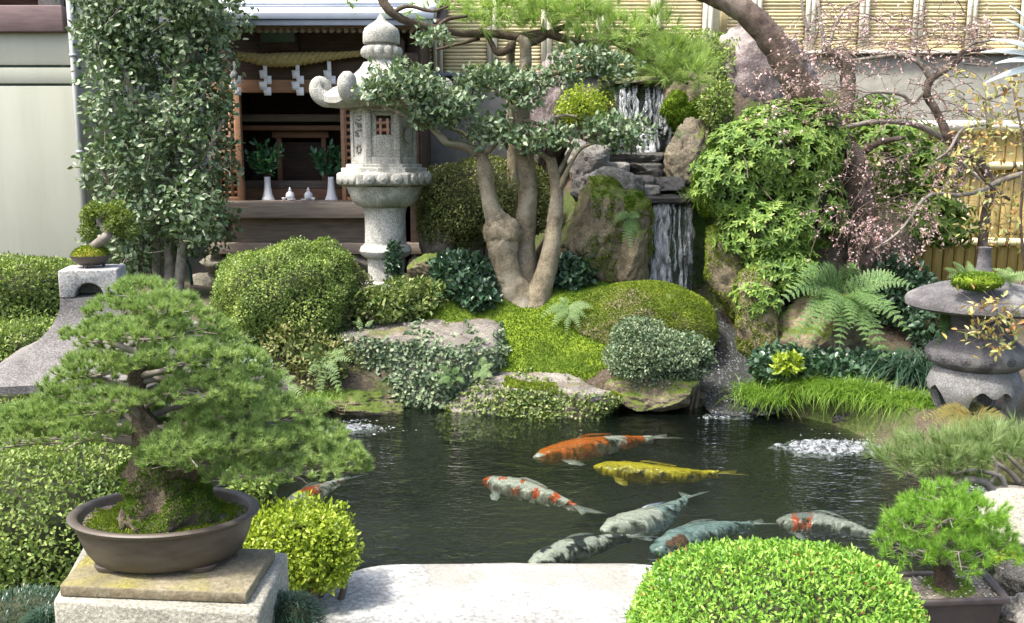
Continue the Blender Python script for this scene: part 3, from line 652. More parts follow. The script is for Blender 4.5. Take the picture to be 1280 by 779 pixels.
for k, px in enumerate((299, 336, 376, 415)):
    xc = xx(px, Yr - .02); zt0 = zz(80, Yr); nm = ['paper streamer hanging at the left end of the rope beside the camellia', 'paper streamer on the rope above the left flower vase', 'paper streamer hanging from the middle of the rope', 'paper streamer on the rope beside the stone lantern roof'][k]
    sm = MB(); w = 5.0 * q; zc = zt0
    sm.span((xc - .018, Yr - .022, zt0 - .08), (xc + .018, Yr - .018, zt0 + .02))
    for seg in range(4):
        dx = (.022 if seg % 2 else -.018); z1 = zt0 - .06 - seg * .052
        sm.add([[xc + dx - w, Yr - .02 - seg * .012, z1], [xc + dx + w, Yr - .03 - seg * .012, z1], [xc + dx + w * .9 + .008, Yr - .045 - seg * .012, z1 - .075], [xc + dx - w * .9 + .008, Yr - .03 - seg * .012, z1 - .075]], np.array([[0, 1, 2, 3]]))
    tag(build('paper_streamer', sm, M['paper'], solid=.002), 'white zigzag ' + nm, 'paper streamer', 'paper streamers hanging from the rope')
# offerings
rng = np.random.default_rng(4)
for k, px in enumerate((333, 413)):
    Yv = Ys + .14; c = np.array([xx(px, Yv), Yv, z_sill]); qq = ps(240, Yv)
    v = thing('flower_vase', ['white flared porcelain vase of evergreen sprigs on the left of the shrine sill', 'white flared porcelain vase of evergreen sprigs on the shrine sill, beside the stone lantern'][k], 'vase', c, 'vases of evergreen sprigs in the shrine')
    hgt = 29 * qq
    build('vase_body', MB().lathe([(.001, 0), (8.5 * qq, 0), (8.3 * qq, .01), (6 * qq, hgt * .22), (4.3 * qq, hgt * .55), (3.8 * qq, hgt * .88), (4.2 * qq, hgt), (3.4 * qq, hgt), (3.2 * qq, hgt * .9), (.001, hgt * .88)], c, 28), M['porcelain'], v, smooth=True)
    mb = MB(); tw = MB()
    for b in range(16):
        d = nrm(np.array([rng.normal() * .42, rng.normal() * .25, 1.0])); L = rng.uniform(.22, .36); tip = c + [0, 0, hgt * .9] + d * L
        tw.tube([c + [0, 0, hgt * .9], c + [0, 0, hgt * .9] + d * L * .5, tip], .003, 4); nl = 22; tt = rng.uniform(.2, 1.0, nl)[:, None]
        add_leaves(mb, c + [0, 0, hgt * .9] + d * L * tt, nrm(rng.normal(size=(nl, 3)) * .6 + d * .8), nrm(rng.normal(size=(nl, 3)) + [0, -.5, .5]), .075, .03, .1, .05)
    build('evergreen_leaves', mb, M['sakaki'], v); build('stems', tw, M['twig'], v)
for k, px in enumerate((361, 384)):
    Yv = Ys + .11; c = np.array([xx(px, Yv), Yv, z_sill]); qq = ps(240, Yv)
    j = thing('sake_jar', ['small round white porcelain jar, left of the pair between the vases', 'small round white porcelain jar, right of the pair between the vases'][k], 'jar', c, 'white jars on the shrine sill')
    build('jar_body', MB().lathe([(.001, 0), (3 * qq, 0), (5.3 * qq, 4 * qq), (5.5 * qq, 6 * qq), (4.2 * qq, 9.5 * qq), (1.8 * qq, 11 * qq), (1.7 * qq, 12.5 * qq)], c, 24), M['porcelain'], j, smooth=True)
    build('jar_lid', MB().lathe([(2.2 * qq, 12.4 * qq), (2.2 * qq, 13.2 * qq), (.8 * qq, 14 * qq), (1.1 * qq, 15.5 * qq), (.01 * qq, 16.4 * qq)], c, 20), M['porcelain'], j, smooth=True)
for k, px in enumerate((353, 363, 379, 390)):
    Yv = Ys + .02; c = np.array([xx(px, Yv), Yv, z_sill]); qq = ps(240, Yv); wd = (2.6, 5.5, 5.5, 2.6)[k]; ht = (4, 2.2, 2.2, 4)[k]
    tag(build('offering_dish', MB().lathe([(.001, 0), (wd * .6 * qq, 0), (wd * qq, ht * qq), (wd * .88 * qq, ht * qq), (wd * .5 * qq, .5 * qq), (.001, .5 * qq)], c, 24), M['porcelain'], smooth=True),
        ['tiny white cup at the left of the low dishes, in front of the left jar', 'low white dish in front of the left porcelain jar', 'low white dish in front of the right porcelain jar', 'tiny white cup at the right of the low dishes, by the right jar'][k], ['cup', 'dish', 'dish', 'cup'][k], 'cups and dishes on the shrine sill')

# ------------------------------------------------------------------ rocks
def rock(label, px, py, Y, wpx, hpx, dep, seed, mat, name='boulder', cat='rock', group=None, ret=False, **kw):
    s = ps(py, Y); c = at(px, py, Y)
    if wpx > 55 and 'sub' not in kw: kw['sub'] = 5
    V, F = rock_geo(c, (wpx * s * .54, dep / 2, hpx * s * .56), seed, **kw)
    o = tag(build(name, MB().add(V, F), M[mat], smooth=True), label, cat, group)
    return (o, V, F) if ret else o
def tuft_cover(mb, V, F, n, rng, keep, L=.014, Wd=.007, out=.8):
    P, N = sample_mesh(V, F, n, rng, keep); D = N * out + rng.normal(size=P.shape) * .55 + [0, 0, .25]
    add_leaves(mb, P - N * .002, D, N + rng.normal(size=P.shape) * .6, L * rng.uniform(.6, 1.3, n), Wd * rng.uniform(.7, 1.2, n), .15, 0, False)
def leaf_cover(mb, V, F, n, rng, keep, L=.03, Wd=.022, lift=.012):
    P, N = sample_mesh(V, F, n, rng, keep); D = N * .25 + rng.normal(size=P.shape) * .7 + [0, 0, -.25]
    add_leaves(mb, P + N * rng.uniform(0, lift, (n, 1)), D, N + [0, -.1, .35] + rng.normal(size=P.shape) * .35, L * rng.uniform(.6, 1.25, n), Wd * rng.uniform(.7, 1.2, n), .12, .1)
R_ = np.random.default_rng(21)

rock('tall pointed purplish rock behind the leaning cherry trunk', 952, 102, 9.0, 128, 150, .8, 3, 'bare_rock', facets=12, p=2.0, rough=.14, tilt=(0, .10))
rock('dark rock on the far right behind the pink cherry twigs', 1030, 185, 8.7, 150, 130, .8, 44, 'cliff_rock')
o, V, F = rock('brown upright boulder at the right of the upper waterfall, mossy at its foot', 858, 197, 8.05, 66, 92, .5, 11, 'cliff_rock', facets=9, p=2.6, ret=True)
rock('mossy dark rock beside the top of the upper waterfall', 862, 135, 8.45, 72, 84, .5, 12, 'moss_rock')
o, V, F = rock('big tan boulder left of the lower waterfall', 752, 292, 7.3, 116, 126, .7, 19, 'moss_rock', facets=13, rough=.14, tilt=(.1, .12), ret=True)
mb = MB(); tuft_cover(mb, V, F, 9000, R_, lambda c, n: (n[:, 1] < .4) * ((n[:, 0] > .25) + (c[:, 2] < c[:, 2].min() + .28)) * (np.sin(c[:, 0] * 17) * np.sin(c[:, 2] * 15) < .5), .018, .009); build('moss_tufts', mb, M['moss_gold'], o)
rock('grey rock with a sharp ridge beside the flagstones of the waterfall', 765, 243, 7.5, 92, 58, .5, 23, 'grey_rock', facets=13, tilt=(0, .2))
rock('grey angular rock standing behind the right stem of the multi-stemmed tree', 735, 205, 7.8, 60, 62, .4, 29, 'grey_rock', facets=13)
rock('tan rock with a mossy flat top left of the upper waterfall', 735, 165, 8.2, 70, 54, .5, 33, 'cliff_rock', flat_top=.5, facets=9)
rock('purplish rock seen behind the tree stems', 688, 140, 8.5, 62, 130, .5, 36, 'bare_rock', facets=12)
rock('mossy rock under the green hanging fern, left bank of the lower waterfall', 790, 322, 7.15, 56, 84, .4, 38, 'moss_rock')
o, V, F = rock('tall mossy boulder on the right bank of the lower waterfall', 925, 330, 7.0, 88, 150, .55, 41, 'moss_rock', facets=10, p=2.6, ret=True)
mb = MB(); tuft_cover(mb, V, F, 6000, R_, lambda c, n: (n[:, 0] < .3) * (n[:, 1] < .5) * (np.sin(c[:, 0] * 19) * np.sin(c[:, 2] * 13 + 1) < .25), .018, .009); build('moss_tufts', mb, M['moss_gold'], o)
o, V, F = rock('leaning mossy boulder on the right bank of the stream', 952, 406, 6.62, 62, 140, .5, 47, 'moss_rock', facets=10, p=2.4, tilt=(0, -.16), ret=True)
mb = MB(); tuft_cover(mb, V, F, 6000, R_, lambda c, n: (n[:, 0] < .45) * (n[:, 1] < .5) * (np.sin(c[:, 0] * 23 + 1) * np.sin(c[:, 2] * 19) < .6), .016, .008); build('moss_tufts', mb, M['moss_gold'], o)
rock('dark brown boulder under the big fern', 1020, 420, 6.5, 120, 100, .6, 53, 'moss_rock', facets=10)
rock('brown boulder behind the big fern and the cherry twigs', 1050, 320, 7.3, 190, 130, .6, 59, 'cliff_rock', facets=10)
rock('brown mossy rock standing right of the tall stone lantern', 548, 286, 7.6, 48, 84, .4, 61, 'cliff_rock', facets=10)
rock('rounded low mossy rock at the foot of the tall stone lantern', 545, 340, 7.05, 70, 50, .4, 62, 'moss_rock')
rock('dark mossy rock beneath the fern shrub at the water edge', 822, 492, 5.95, 118, 44, .4, 66, 'moss_rock', p=3)
rock('wet dark rock at the foot of the stream, left side', 858, 478, 6.2, 44, 60, .3, 67, 'wet_rock')
rock('low mossy rock at the left water edge under the small ferns', 440, 500, 6.0, 130, 34, .45, 69, 'moss_rock', p=3)
rock('small grey stone beside the round azalea', 232, 605 - 195, 6.0, 52, 26, .3, 71, 'grey_rock')
rock('pale smooth boulder at the right edge beside the potted pine', 1278, 650, 3.55, 92, 66, .3, 73, 'pedestal', rough=.06, facets=6)
rock('dark stone on the bank at the lower right corner', 1292, 735, 2.95, 80, 50, .3, 74, 'wet_rock')
rock('brown stone on the ground behind the potted pine at the right edge', 1305, 778, 2.65, 90, 40, .3, 75, 'grey_rock')
for k, (px, py, w, h_, Y) in enumerate(((330, 492, 90, 40, 5.6), (1010, 508, 190, 34, 5.95), (1110, 525, 120, 30, 5.55), (1190, 560, 100, 30, 5.0))):
    rock(['mossy stone at the left end of the pond behind the pine', 'dark edging stone beneath the grass on the right bank', 'dark edging stone under the grass near the low lantern', 'dark edging stone below the low pine branch'][k], px, py, Y, w, h_, .4, 80 + k, 'wet_rock')
# moss cushions
for k, (px, py, Y, w, h_) in enumerate(((786, 254, 7.2, 16, 18), (798, 248, 7.25, 13, 14), (852, 142, 8.3, 54, 52), (888, 258, 7.15, 30, 30))):
    V, F = rock_geo(at(px, py, Y), (w * ps(py, Y) / 2, w * ps(py, Y) / (2 + 2 * (k == 2)), h_ * ps(py, Y) / 2), 90 + k, 3, .05 + .2 * (k == 2), .03, 4, p=2)
    o = tag(build('moss_cushion', MB().add(V, F), M['moss'], smooth=True), ['round moss cushion on the grey rock, left of a pair', 'small dark moss cushion on the grey rock, right of a pair', 'bright moss cushion right of the upper waterfall', 'moss cushion at the right lip of the lower waterfall'][k], 'moss', None, None)
    mb = MB(); tuft_cover(mb, V, F, (1400, 1400, 6000, 2500)[k], R_, None, .018 + .008 * (k == 2), .008 + .003 * (k == 2)); build('moss_tufts', mb, M['moss_tuft'], o)

# flat stone slab with ivy
o, V, F = rock('flat topped rock with a bare purplish top and ivy hanging over its front', 528, 456, 6.35, 190, 120, .80, 101, 'flat_rock', facets=4, p=3.2, flat_top=.66, rough=.09, tilt=(.15, .03), ret=True)
mb = MB(); zc = V[:, 2].max()
leaf_cover(mb, V, F, 9500, R_, lambda c, n: (n[:, 1] < .35) * (n[:, 2] < .72 + .15 * np.sin(c[:, 0] * 17)), .030, .023, .03)
tag(build('ivy', mb, M['ivy']), 'small leaved grey green ivy hanging over the front of the flat topped rock', 'ivy', None, 'stuff')
# mossy mound: low boulder + carpet
mo, V, F = rock('broad rounded boulder thick with golden green moss in front of the waterfall pool', 800, 412, 6.68, 176, 104, .85, 111, 'moss_rock', facets=5, p=2.2, crack=.01, rough=.06, fine=.008, sub=5, ret=True)
mb = MB(); tuft_cover(mb, V, F, 30000, R_, lambda c, n: (n[:, 1] < .5) * (n[:, 2] > -.1) * (np.sin(c[:, 0] * 9 + 1) * np.sin(c[:, 2] * 16) < .97), .017, .008)
build('moss_tufts', mb, M['moss_gold'], mo)
# moss carpet on the ground of the island
xs = np.linspace(-.75, .98, 110); ysm = np.linspace(5.98, 7.35, 80); Xm, Ym = np.meshgrid(xs, ysm); Zm = ground_h(Xm, Ym) + .02 + .012 * np.sin(Xm * 11) * np.sin(Ym * 9)
e = ((Xm - .12) / .9) ** 2 + ((Ym - 6.68) / .70) ** 2; Zm -= .10 * sstep(.8, 1.05, e)
i, j = np.meshgrid(np.arange(79), np.arange(109), indexing='ij'); i = i.ravel(); j = j.ravel()
mb = MB(); mb.add(np.stack([Xm, Ym, Zm], -1).reshape(-1, 3), np.stack([i * 110 + j, i * 110 + j + 1, (i + 1) * 110 + j + 1, (i + 1) * 110 + j], 1)); V, F = mb.bake()
mc = tag(build('moss_carpet', mb, M['moss'], smooth=True), 'vivid green moss carpet around the foot of the multi-stemmed tree', 'moss', None, 'stuff')
mb = MB(); tuft_cover(mb, V, F, 52000, R_, lambda c, n: (((c[:, 0] - .12) / .9) ** 2 + ((c[:, 1] - 6.68) / .70) ** 2 < .95), .016, .007); build('moss_tufts', mb, M['moss_tuft'], mc)
# flat stone at the water with moss on its lip
o, V, F = rock('flat pale stone at the water edge with creeper along its front', 664, 500, 6.02, 222, 74, .60, 121, 'flat_rock', facets=4, p=4, flat_top=.70, rough=.06, tilt=(.17, 0), ret=True)
mb = MB(); zc = V[:, 2].max()
leaf_cover(mb, V, F, 10000, R_, lambda c, n: (n[:, 1] < .3) * (n[:, 2] < .70 + .2 * np.sin(c[:, 0] * 7 + 1)), .022, .016, .03)
tag(build('creeper', mb, M['creeper']), 'small leaved creeper trailing over the front of the flat stone at the water', 'creeper', None, 'stuff')
mb = MB(); tuft_cover(mb, V, F, 5200, R_, lambda c, n: (n[:, 1] < .6) * (n[:, 2] > .25) * (c[:, 1] < 5.98 - .08 * np.sin(c[:, 0] * 9)) * (np.sin(c[:, 0] * 9 + .5) > .05), .02, .01)
build('moss_tufts', mb, M['moss_gold'], o)

# ------------------------------------------------------------------ waterfalls
o, V, F = rock('dark wet cliff with green moss behind the lower waterfall', 848, 318, 7.72, 112, 170, .34, 131, 'fall_rock', name='wet_cliff', facets=8, p=5, rough=.07, ret=True)
mb = MB(); tuft_cover(mb, V, F, 9000, R_, lambda c, n: (n[:, 1] < -.1) * ((c[:, 0] > at(842, 300, 7.6)[0]) + (np.sin(c[:, 2] * 13) > .3)), .02, .01); build('moss_tufts', mb, leaf_mat('wet_moss_tufts', [(.03, .08, .012), (.07, .16, .025), (.13, .25, .035)], .6, .2), o)
o, V, F = rock('dark green wet cliff behind the upper waterfall', 800, 152, 8.62, 104, 116, .34, 133, 'fall_rock', name='wet_cliff', facets=8, p=5, rough=.10, ret=True)
mb = MB(); tuft_cover(mb, V, F, 9000, R_, lambda c, n: (n[:, 1] < .3) * (np.sin(c[:, 0] * 15) * np.sin(c[:, 2] * 13) > -.3), .028, .014); build('moss_tufts', mb, M['azalea_dull'], o)
def strand(px, pt, pb, w, Y, rng, kick=.10, n=22):
    P = []; R = []
    for t in np.linspace(0, 1, n):
        py = pt + (pb - pt) * t; a = at(px, py, Y - kick * math.sqrt(t)); a[0] += .045 * mnoise.noise(Vector((t * 3.2, px * .37, 1))) * t ** .7 + .012 * mnoise.noise(Vector((t * 11, px, 4))); P.append(a); R.append(w * .5 * ps(py, Y) * (.55 + .75 * t) * (1 + 1.1 * mnoise.noise(Vector((t * 7, px * .7, 9)))) + .001)
    return MB().tube(P, R, 8, True, .30)
rng = np.random.default_rng(77)
wf = thing('waterfall', 'lower waterfall dropping over a dark ledge into the stream', 'waterfall', at(845, 372, 7.4) * [1, 1, 1])
for px, w, pt, pb, m in ((826, 13, 249, 378, 'fall'), (862, 9, 252, 330, 'fall_thin'), (820, 9, 252, 374, 'fall'), (830, 12, 250, 376, 'fall'), (834, 8, 251, 330, 'fall'), (843, 3, 253, 340, 'fall_thin'), (850, 4, 252, 382, 'fall'), (857, 3, 252, 384, 'fall_thin'), (813, 4, 256, 330, 'fall_thin'), (838, 3, 251, 376, 'fall_thin')):
    build('water_strand', strand(px, pt, pb, w, 7.5, rng), M[m], wf, smooth=True)
def veil(px0, px1, pt, pb, Y, kick=.09):
    V = []; n, m = 26, 22
    for t in np.linspace(0, 1, n):
        for u in np.linspace(0, 1, m):
            a = at(px0 + (px1 - px0) * u, pt + (pb - pt) * t, Y - kick * math.sqrt(t) + .03 * math.sin(u * 3.1)); a[0] += .02 * mnoise.noise(Vector((t * 3, u * 5, px0))) * t; a[1] += .03 * mnoise.noise(Vector((t * 4, u * 9, px0))); V.append(a)
    i, j = np.meshgrid(np.arange(n - 1), np.arange(m - 1), indexing='ij'); i = i.ravel(); j = j.ravel()
    return MB().add(V, np.stack([i * m + j, i * m + j + 1, (i + 1) * m + j + 1, (i + 1) * m + j], 1))
build('water_veil', veil(808, 866, 251, 374, 7.52), M['veil'], wf, smooth=True)
wf2 = thing('waterfall', 'upper waterfall falling in thin white strands from a flat stone lip', 'waterfall', at(800, 195, 8.35))
for px in np.sort(rng.uniform(770, 838, 20)):
    w = rng.choice([2, 2.5, 3, 4, 6]); build('water_strand', strand(px, 104, rng.uniform(150, 192), w, 8.42, rng, .12), M['fall' if rng.random() < .4 else 'fall_thin'], wf2, smooth=True)
for px, w in ((806, 13), (812, 8), (800, 6), (778, 7)): build('water_strand', strand(px, 158, 196, w, 8.34, rng, .1), M['fall'], wf2, smooth=True)
build('water_veil', veil(768, 840, 103, 190, 8.45), M['veil'], wf2, smooth=True)
# lip stones and flagstone steps
def flag(label, px, py, Y, wpx, hpx, dep, seed, mat='wet_rock'): return rock(label, px, py, Y, wpx, hpx, dep, seed, mat, name='flagstone', cat='stone', p=7, facets=3, rough=.05, sub=4)
flag('flat mossy lip stone at the top of the upper waterfall', 802, 101, 8.5, 92, 9, .4, 141, 'cliff_rock')
flag('thin dark ledge stone across the foot of the upper waterfall', 795, 199, 8.25, 84, 15, .5, 142)
flag('pale block at the left end of the waterfall steps', 769, 213, 8.0, 30, 18, .3, 143, 'grey_rock')
flag('dark flat block in the middle of the waterfall steps', 803, 214, 8.02, 44, 18, .3, 144)
flag('grey flagstone below the dark block', 790, 228, 7.85, 50, 17, .4, 145, 'wet_rock')
flag('small brownish flagstone in the cascade', 803, 240, 7.7, 36, 16, .35, 146, 'grey_rock')
flag('wet flagstone at the right of the cascade', 828, 230, 7.8, 46, 16, .4, 147)
flag('wide wet lip stone of the lower waterfall', 840, 251, 7.62, 86, 16, .4, 148)
# whitewater: small drops and foam, nobody could count
def foam(label, pts, n, rng, zj=.01, size=(.004, .014), name='water_foam'):
    V0, F0 = ico(1); mb = MB(); pts = np.asarray(pts, float)
    for k in range(n):
        c = pts[rng.integers(len(pts))]; p = c[:3] + rng.normal(size=3) * [c[3], c[4], zj * .4]; p[2] += abs(rng.normal()) * zj * .5
        s_ = rng.uniform(*size) * (1 if rng.random() < .9 else 1.7); mb.add(V0 * [s_ * rng.uniform(1, 2.4), s_, s_ * .5] + p, F0)
    return tag(build(name, mb, M['foam'], smooth=True), label, 'foam', None, 'stuff')
def fp(px, py, z, sx, sy): return list(on_z(px, py, z)) + [sx, sy]
foam('white foam where the lower waterfall lands', [list(at(835, 380, 7.28)) + [.07, .05], list(at(862, 384, 7.2)) + [.07, .04], list(at(875, 390, 7.15)) + [.05, .03]], 500, rng, .03, (.003, .008))
foam('white ripples where the stream enters the pond', [fp(890, 522, .005, .06, .02), fp(905, 518, .005, .05, .02), fp(918, 514, .005, .04, .02)], 70, rng, .01, (.0015, .004))
def churn(label, px, py, rx, ry, amp, seed):
    c = on_z(px, py, .004); n = 60; U, Vv = np.meshgrid(np.linspace(-1, 1, n), np.linspace(-1, 1, n)); Pm = np.stack([c[0] + U * rx, c[1] + Vv * ry, 0 * U], -1).reshape(-1, 3)
    fall = np.clip(1 - (U ** 2 + Vv ** 2).ravel(), 0, 1) ** .8; h_ = fbm(Pm, 14, seed, 3); Pm[:, 2] = -.012 + fall * (.014 + amp * np.abs(h_))
    i, j = np.meshgrid(np.arange(n - 1), np.arange(n - 1), indexing='ij'); i = i.ravel(); j = j.ravel()
    edge = (U ** 2 + Vv ** 2).ravel() + .5 * fbm(Pm, 9, seed + 2, 2); Pm[:, 2] -= .05 * np.clip(edge - .55, 0, 1); Fq = np.stack([i * n + j, i * n + j + 1, (i + 1) * n + j + 1, (i + 1) * n + j], 1); Fq = Fq[edge[Fq].max(1) < .80]
    return tag(build('churning_water', MB().add(Pm, Fq), M['churn'], smooth=True), label, 'water', None, 'stuff')
M['churn'] = fall_mat('churning_water', .50, (1.2, 1.2, 1.2), (.55, .60, .64), .7, .5)
churn('churning bubbling water on the pond near the right bank', 1040, 558, .40, .20, .036, 3); churn('churning water where the left spring enters the pond', 440, 533, .22, .12, .02, 4); churn('churning water under the low pine at the right edge', 1235, 614, .26, .12, .02, 6); churn('foaming water where the stream meets the pond', 915, 517, .2, .1, .02, 7)
sm = MB(); V0, F0 = ico(1)
foam('bubbling white splash on the pond near the right bank', [fp(1000, 556, .01, .035, .03), fp(1025, 552, .015, .06, .04), fp(1040, 560, .02, .07, .05), fp(1060, 556, .015, .07, .04), fp(1095, 552, .01, .08, .03)], 90, rng, .04, (.0012, .003), 'water_splash')
foam('white splash drops on the pond below the left ferns', [fp(420, 530, .005, .06, .03), fp(445, 528, .005, .06, .03), fp(470, 538, .003, .10, .04)], 70, rng, .015, (.0015, .004), 'water_splash')
foam('white splash drops on the water at the right edge under the pine branch', [fp(1195, 606, .005, .08, .03), fp(1235, 612, .005, .09, .03), fp(1265, 618, .005, .07, .03)], 80, rng, .015, (.0015, .004), 'water_splash')
# foam on the stream
foam('white flecks of water on the rushing stream', [[stream_x(y), y - .04, .045 + .46 * float(sstep(5.85, 7.33, y)), .07, .04] for y in np.linspace(6.0, 7.2, 24)], 160, rng, .012, (.0012, .0036))

# ------------------------------------------------------------------ tall stone lantern
YL, XP = 7.35, 481; cx = at(XP, 250, YL)[0]; q = ps(230, YL)
def lz(py): return at(XP, py, YL)[2]
tl = thing('stone_lantern', 'tall pale granite lantern with curled roof corners beside the shrine', 'lantern', (cx, YL, lz(362)))
PH = math.radians(30 + 6 - 90 + 0)      # hexagon: one face nearly towards the camera
def hexl(name, prof, per=1, n=6, mat='granite', bev=.004, smooth=False, parent=None, ph=PH):
    pr = [(r * q, lz(py)) for r, py in prof]
    return build(name, MB().lathe(pr, (cx, YL, 0), n, phase=ph, per=per), M[mat], parent or tl, bevel=bev, smooth=smooth)
hexl('base', [(33, 372), (33, 352), (29, 350)])
build('shaft', MB().lathe([(r * q, lz(py)) for r, py in [(23, 360), (23, 322), (27, 321), (31, 318), (33, 313), (31, 308), (27, 305), (26, 304), (25.5, 290), (25.5, 270), (27, 262), (28, 259)]], (cx, YL, 0), 36), M['granite'], tl, autosmooth=40)
build('bowl', MB().lathe([(r * q, lz(py)) for r, py in [(28, 259), (36, 256), (41, 249), (44, 241), (46, 236), (49, 233)]], (cx, YL, 0), 40), M['granite'], tl, autosmooth=40)
pf = hexl('platform', [(50, 233), (57, 231), (59, 229), (59, 218), (57, 216), (53, 215), (53, 210), (47, 209.5), (47, 205.5), (44, 205)])
# carved bosses round the platform edge
for fidx in range(6):
    am = PH + math.pi / 6 + fidx * math.pi / 3; nrmv = np.array([math.cos(am), math.sin(am), 0]); tv = np.array([-nrmv[1], nrmv[0], 0]); apo = 59 * q * math.cos(math.pi / 6)
    for off in (-1, 0, 1):
        c = np.array([cx, YL, lz(223.5)]) + nrmv * (apo + .004) + tv * off * 16.4 * q
        mb = MB(); prof = [(.001, .030), (.012, .028), (.018, .021), (.024, .024), (.030, .016), (.038, .018), (.046, .004), (.048, -.01)]
        m2 = MB().lathe(prof, (0, 0, 0), 16); V, F = m2.bake(); V = V[:, 0:1] * tv + V[:, 1:2] * [0, 0, 1] * .92 + V[:, 2:3] * nrmv
        mb.add(V + c, F); build('carved_boss', mb, M['granite'], pf, smooth=True)
# fire box: six posts, walls with openings
rb = 40.5 * q; zb0, zb1 = lz(205), lz(134)
fb = build('fire_box', MB().prism([(cx + 33 * q * math.cos(PH + k * math.pi / 3), YL + 33 * q * math.sin(PH + k * math.pi / 3)) for k in range(6)], zb0, zb0 + .02), M['granite'], tl)
for k in range(6):
    a0, a1 = PH + k * math.pi / 3, PH + (k + 1) * math.pi / 3
    p0, p1 = np.array([cx + rb * math.cos(a0), YL + rb * math.sin(a0)]), np.array([cx + rb * math.cos(a1), YL + rb * math.sin(a1)])
    tv = (p1 - p0) / np.linalg.norm(p1 - p0); nv = np.array([tv[1], -tv[0]]); Lf = np.linalg.norm(p1 - p0)
    def slab(u0, u1, z0, z1, inset, thick, name='wall_panel'):
        a, b = p0 + tv * u0 * Lf - nv * inset, p0 + tv * u1 * Lf - nv * inset
        return build(name, MB().prism([a, b, b - nv * thick, a - nv * thick], z0, z1), M['granite'], fb, bevel=.002)
    hz = zb1 - zb0
    slab(0, .17, zb0, zb1, 0, .05, 'corner_post'); slab(.83, 1, zb0, zb1, 0, .05, 'corner_post')
    slab(.171, .829, zb0, zb0 + .12 * hz, .001, .05); slab(.171, .829, zb1 - .10 * hz, zb1, .001, .05)
    am = (a0 + a1) / 2; facing = math.cos(am + math.pi / 2)
    if k % 3 == 2:       # front and back: square window over a recessed plate
        slab(.171, .829, zb0 + .121 * hz, zb0 + .50 * hz, .008, .04); slab(.171, .32, zb0 + .501 * hz, zb1 - .101 * hz, .012, .036); slab(.75, .829, zb0 + .501 * hz, zb1 - .101 * hz, .012, .036); slab(.321, .749, zb1 - .17 * hz, zb1 - .101 * hz, .012, .036)
    elif k % 3 == 0:     # round opening face
        slab(.171, .829, zb0 + .121 * hz, zb1 - .101 * hz, .012, .04)
        c = (p0 + p1) / 2 - nv * .004; m2 = MB().lathe([(.045, -.008), (.06, .006), (.052, .012), (.036, .004), (.001, .003)], (0, 0, 0), 18); V, F = m2.bake()
        V = V[:, 0:1] * np.r_[tv, 0] + V[:, 1:2] * [0, 0, 1] + V[:, 2:3] * np.r_[nv, 0]
        build('round_window', MB().add(V + [c[0], c[1], (zb0 + zb1) / 2], F), M['granite'], fb, smooth=True)
    else:                # carved panel: shallow vertical relief and a flower
        slab(.171, .829, zb0 + .121 * hz, zb1 - .101 * hz, .010, .04); rr = np.random.default_rng(k)
        mb = MB()
        for s_ in range(34):
            u = rr.uniform(.30, .70); zc = zb0 + hz * rr.uniform(.42, .84); c = p0 + tv * u * Lf - nv * .007; w = rr.uniform(.006, .02); hh = rr.uniform(.004, .014)
            mb.prism([c + tv * w / 2 + nv * .004, c - tv * w / 2 + nv * .004, c - tv * w / 2 - nv * .005, c + tv * w / 2 - nv * .005][::-1], zc, zc + hh)
        for s_ in range(7):
            a = s_ * .9; c = p0 + tv * (.5 + .13 * math.cos(a)) * Lf - nv * .008; zc = zb0 + hz * (.26 + .06 * math.sin(a)); mb.add(ico(1)[0] * [.013, .013, .013] + [c[0], c[1], zc], ico(1)[1])
        build('carved_relief', mb, M['granite_grey'], fb)['kind'] = 'stuff'
# roof: six sided, sweeping up to curled corners
npt = 24; mb = MB(); prof = [(30, 136, 0), (66, 135, 0), (77, 131, .9), (78, 124, 1.0), (72, 119, .55), (56, 111, .25), (40, 99, .08), (27, 86, 0), (22, 78, 0)]
N = 6 * 8; rings = []
for r, py, lift in prof:
    row = []
    for k in range(N):
        fr = (k % 8) / 8; a = PH + k / N * 2 * math.pi; d = abs(fr - .5) * 2          # 1 at the corners
        am = math.pi / 6 - abs((fr) * math.pi / 3 - math.pi / 6); rad = r * math.cos(math.pi / 6) / math.cos(math.pi / 6 - am) 
        rad *= (1 - .05 * (1 - d) * lift); row.append([cx + rad * q * math.cos(a), YL + rad * q * math.sin(a), lz(py) + lift * .055 * d ** 3])
    rings.append(row)
i, j = np.meshgrid(np.arange(len(prof) - 1), np.arange(N), indexing='ij'); i = i.ravel(); j = j.ravel(); k = (j + 1) % N
mb.add(np.array(rings).reshape(-1, 3), [np.stack([i * N + j, i * N + k, (i + 1) * N + k, (i + 1) * N + j], 1), np.arange(N)[::-1][None], (np.arange(N) + (len(prof) - 1) * N)[None]])
rf = build('lantern_roof', mb, M['granite'], tl, autosmooth=35)
for k in range(6):
    a = PH + k * math.pi / 3; d = np.array([math.cos(a), math.sin(a), 0]); c0 = np.array([cx, YL, 0])
    pr = [(60, 126, 9), (69, 124, 11), (76, 119, 11), (79, 111, 10), (76, 105, 9), (70, 106, 7.5), (69, 111, 6.5), (72, 114, 5.5)]
    P = np.array([c0 + d * r * q + [0, 0, lz(py)] for r, py, w in pr]); P = smooth_path(np.c_[P, [w * q for *_, w in pr]], 4)
    build('curled_corner', MB().tube(P[:, :3], P[:, 3], 10), M['granite'], rf, smooth=True)
fn = build('finial', MB().lathe([(r * q, lz(py)) for r, py in [(20, 80), (17, 76), (17, 75), (19, 74), (22, 71), (22.5, 64), (21, 59), (18, 58), (18, 56), (22, 55), (22.5, 54), (22.4, 46), (22, 41), (20, 36), (15, 32), (9, 28), (5.5, 25), (2.6, 20), (1, 17)]], (cx, YL, 0), 32), M['granite'], tl, autosmooth=50)
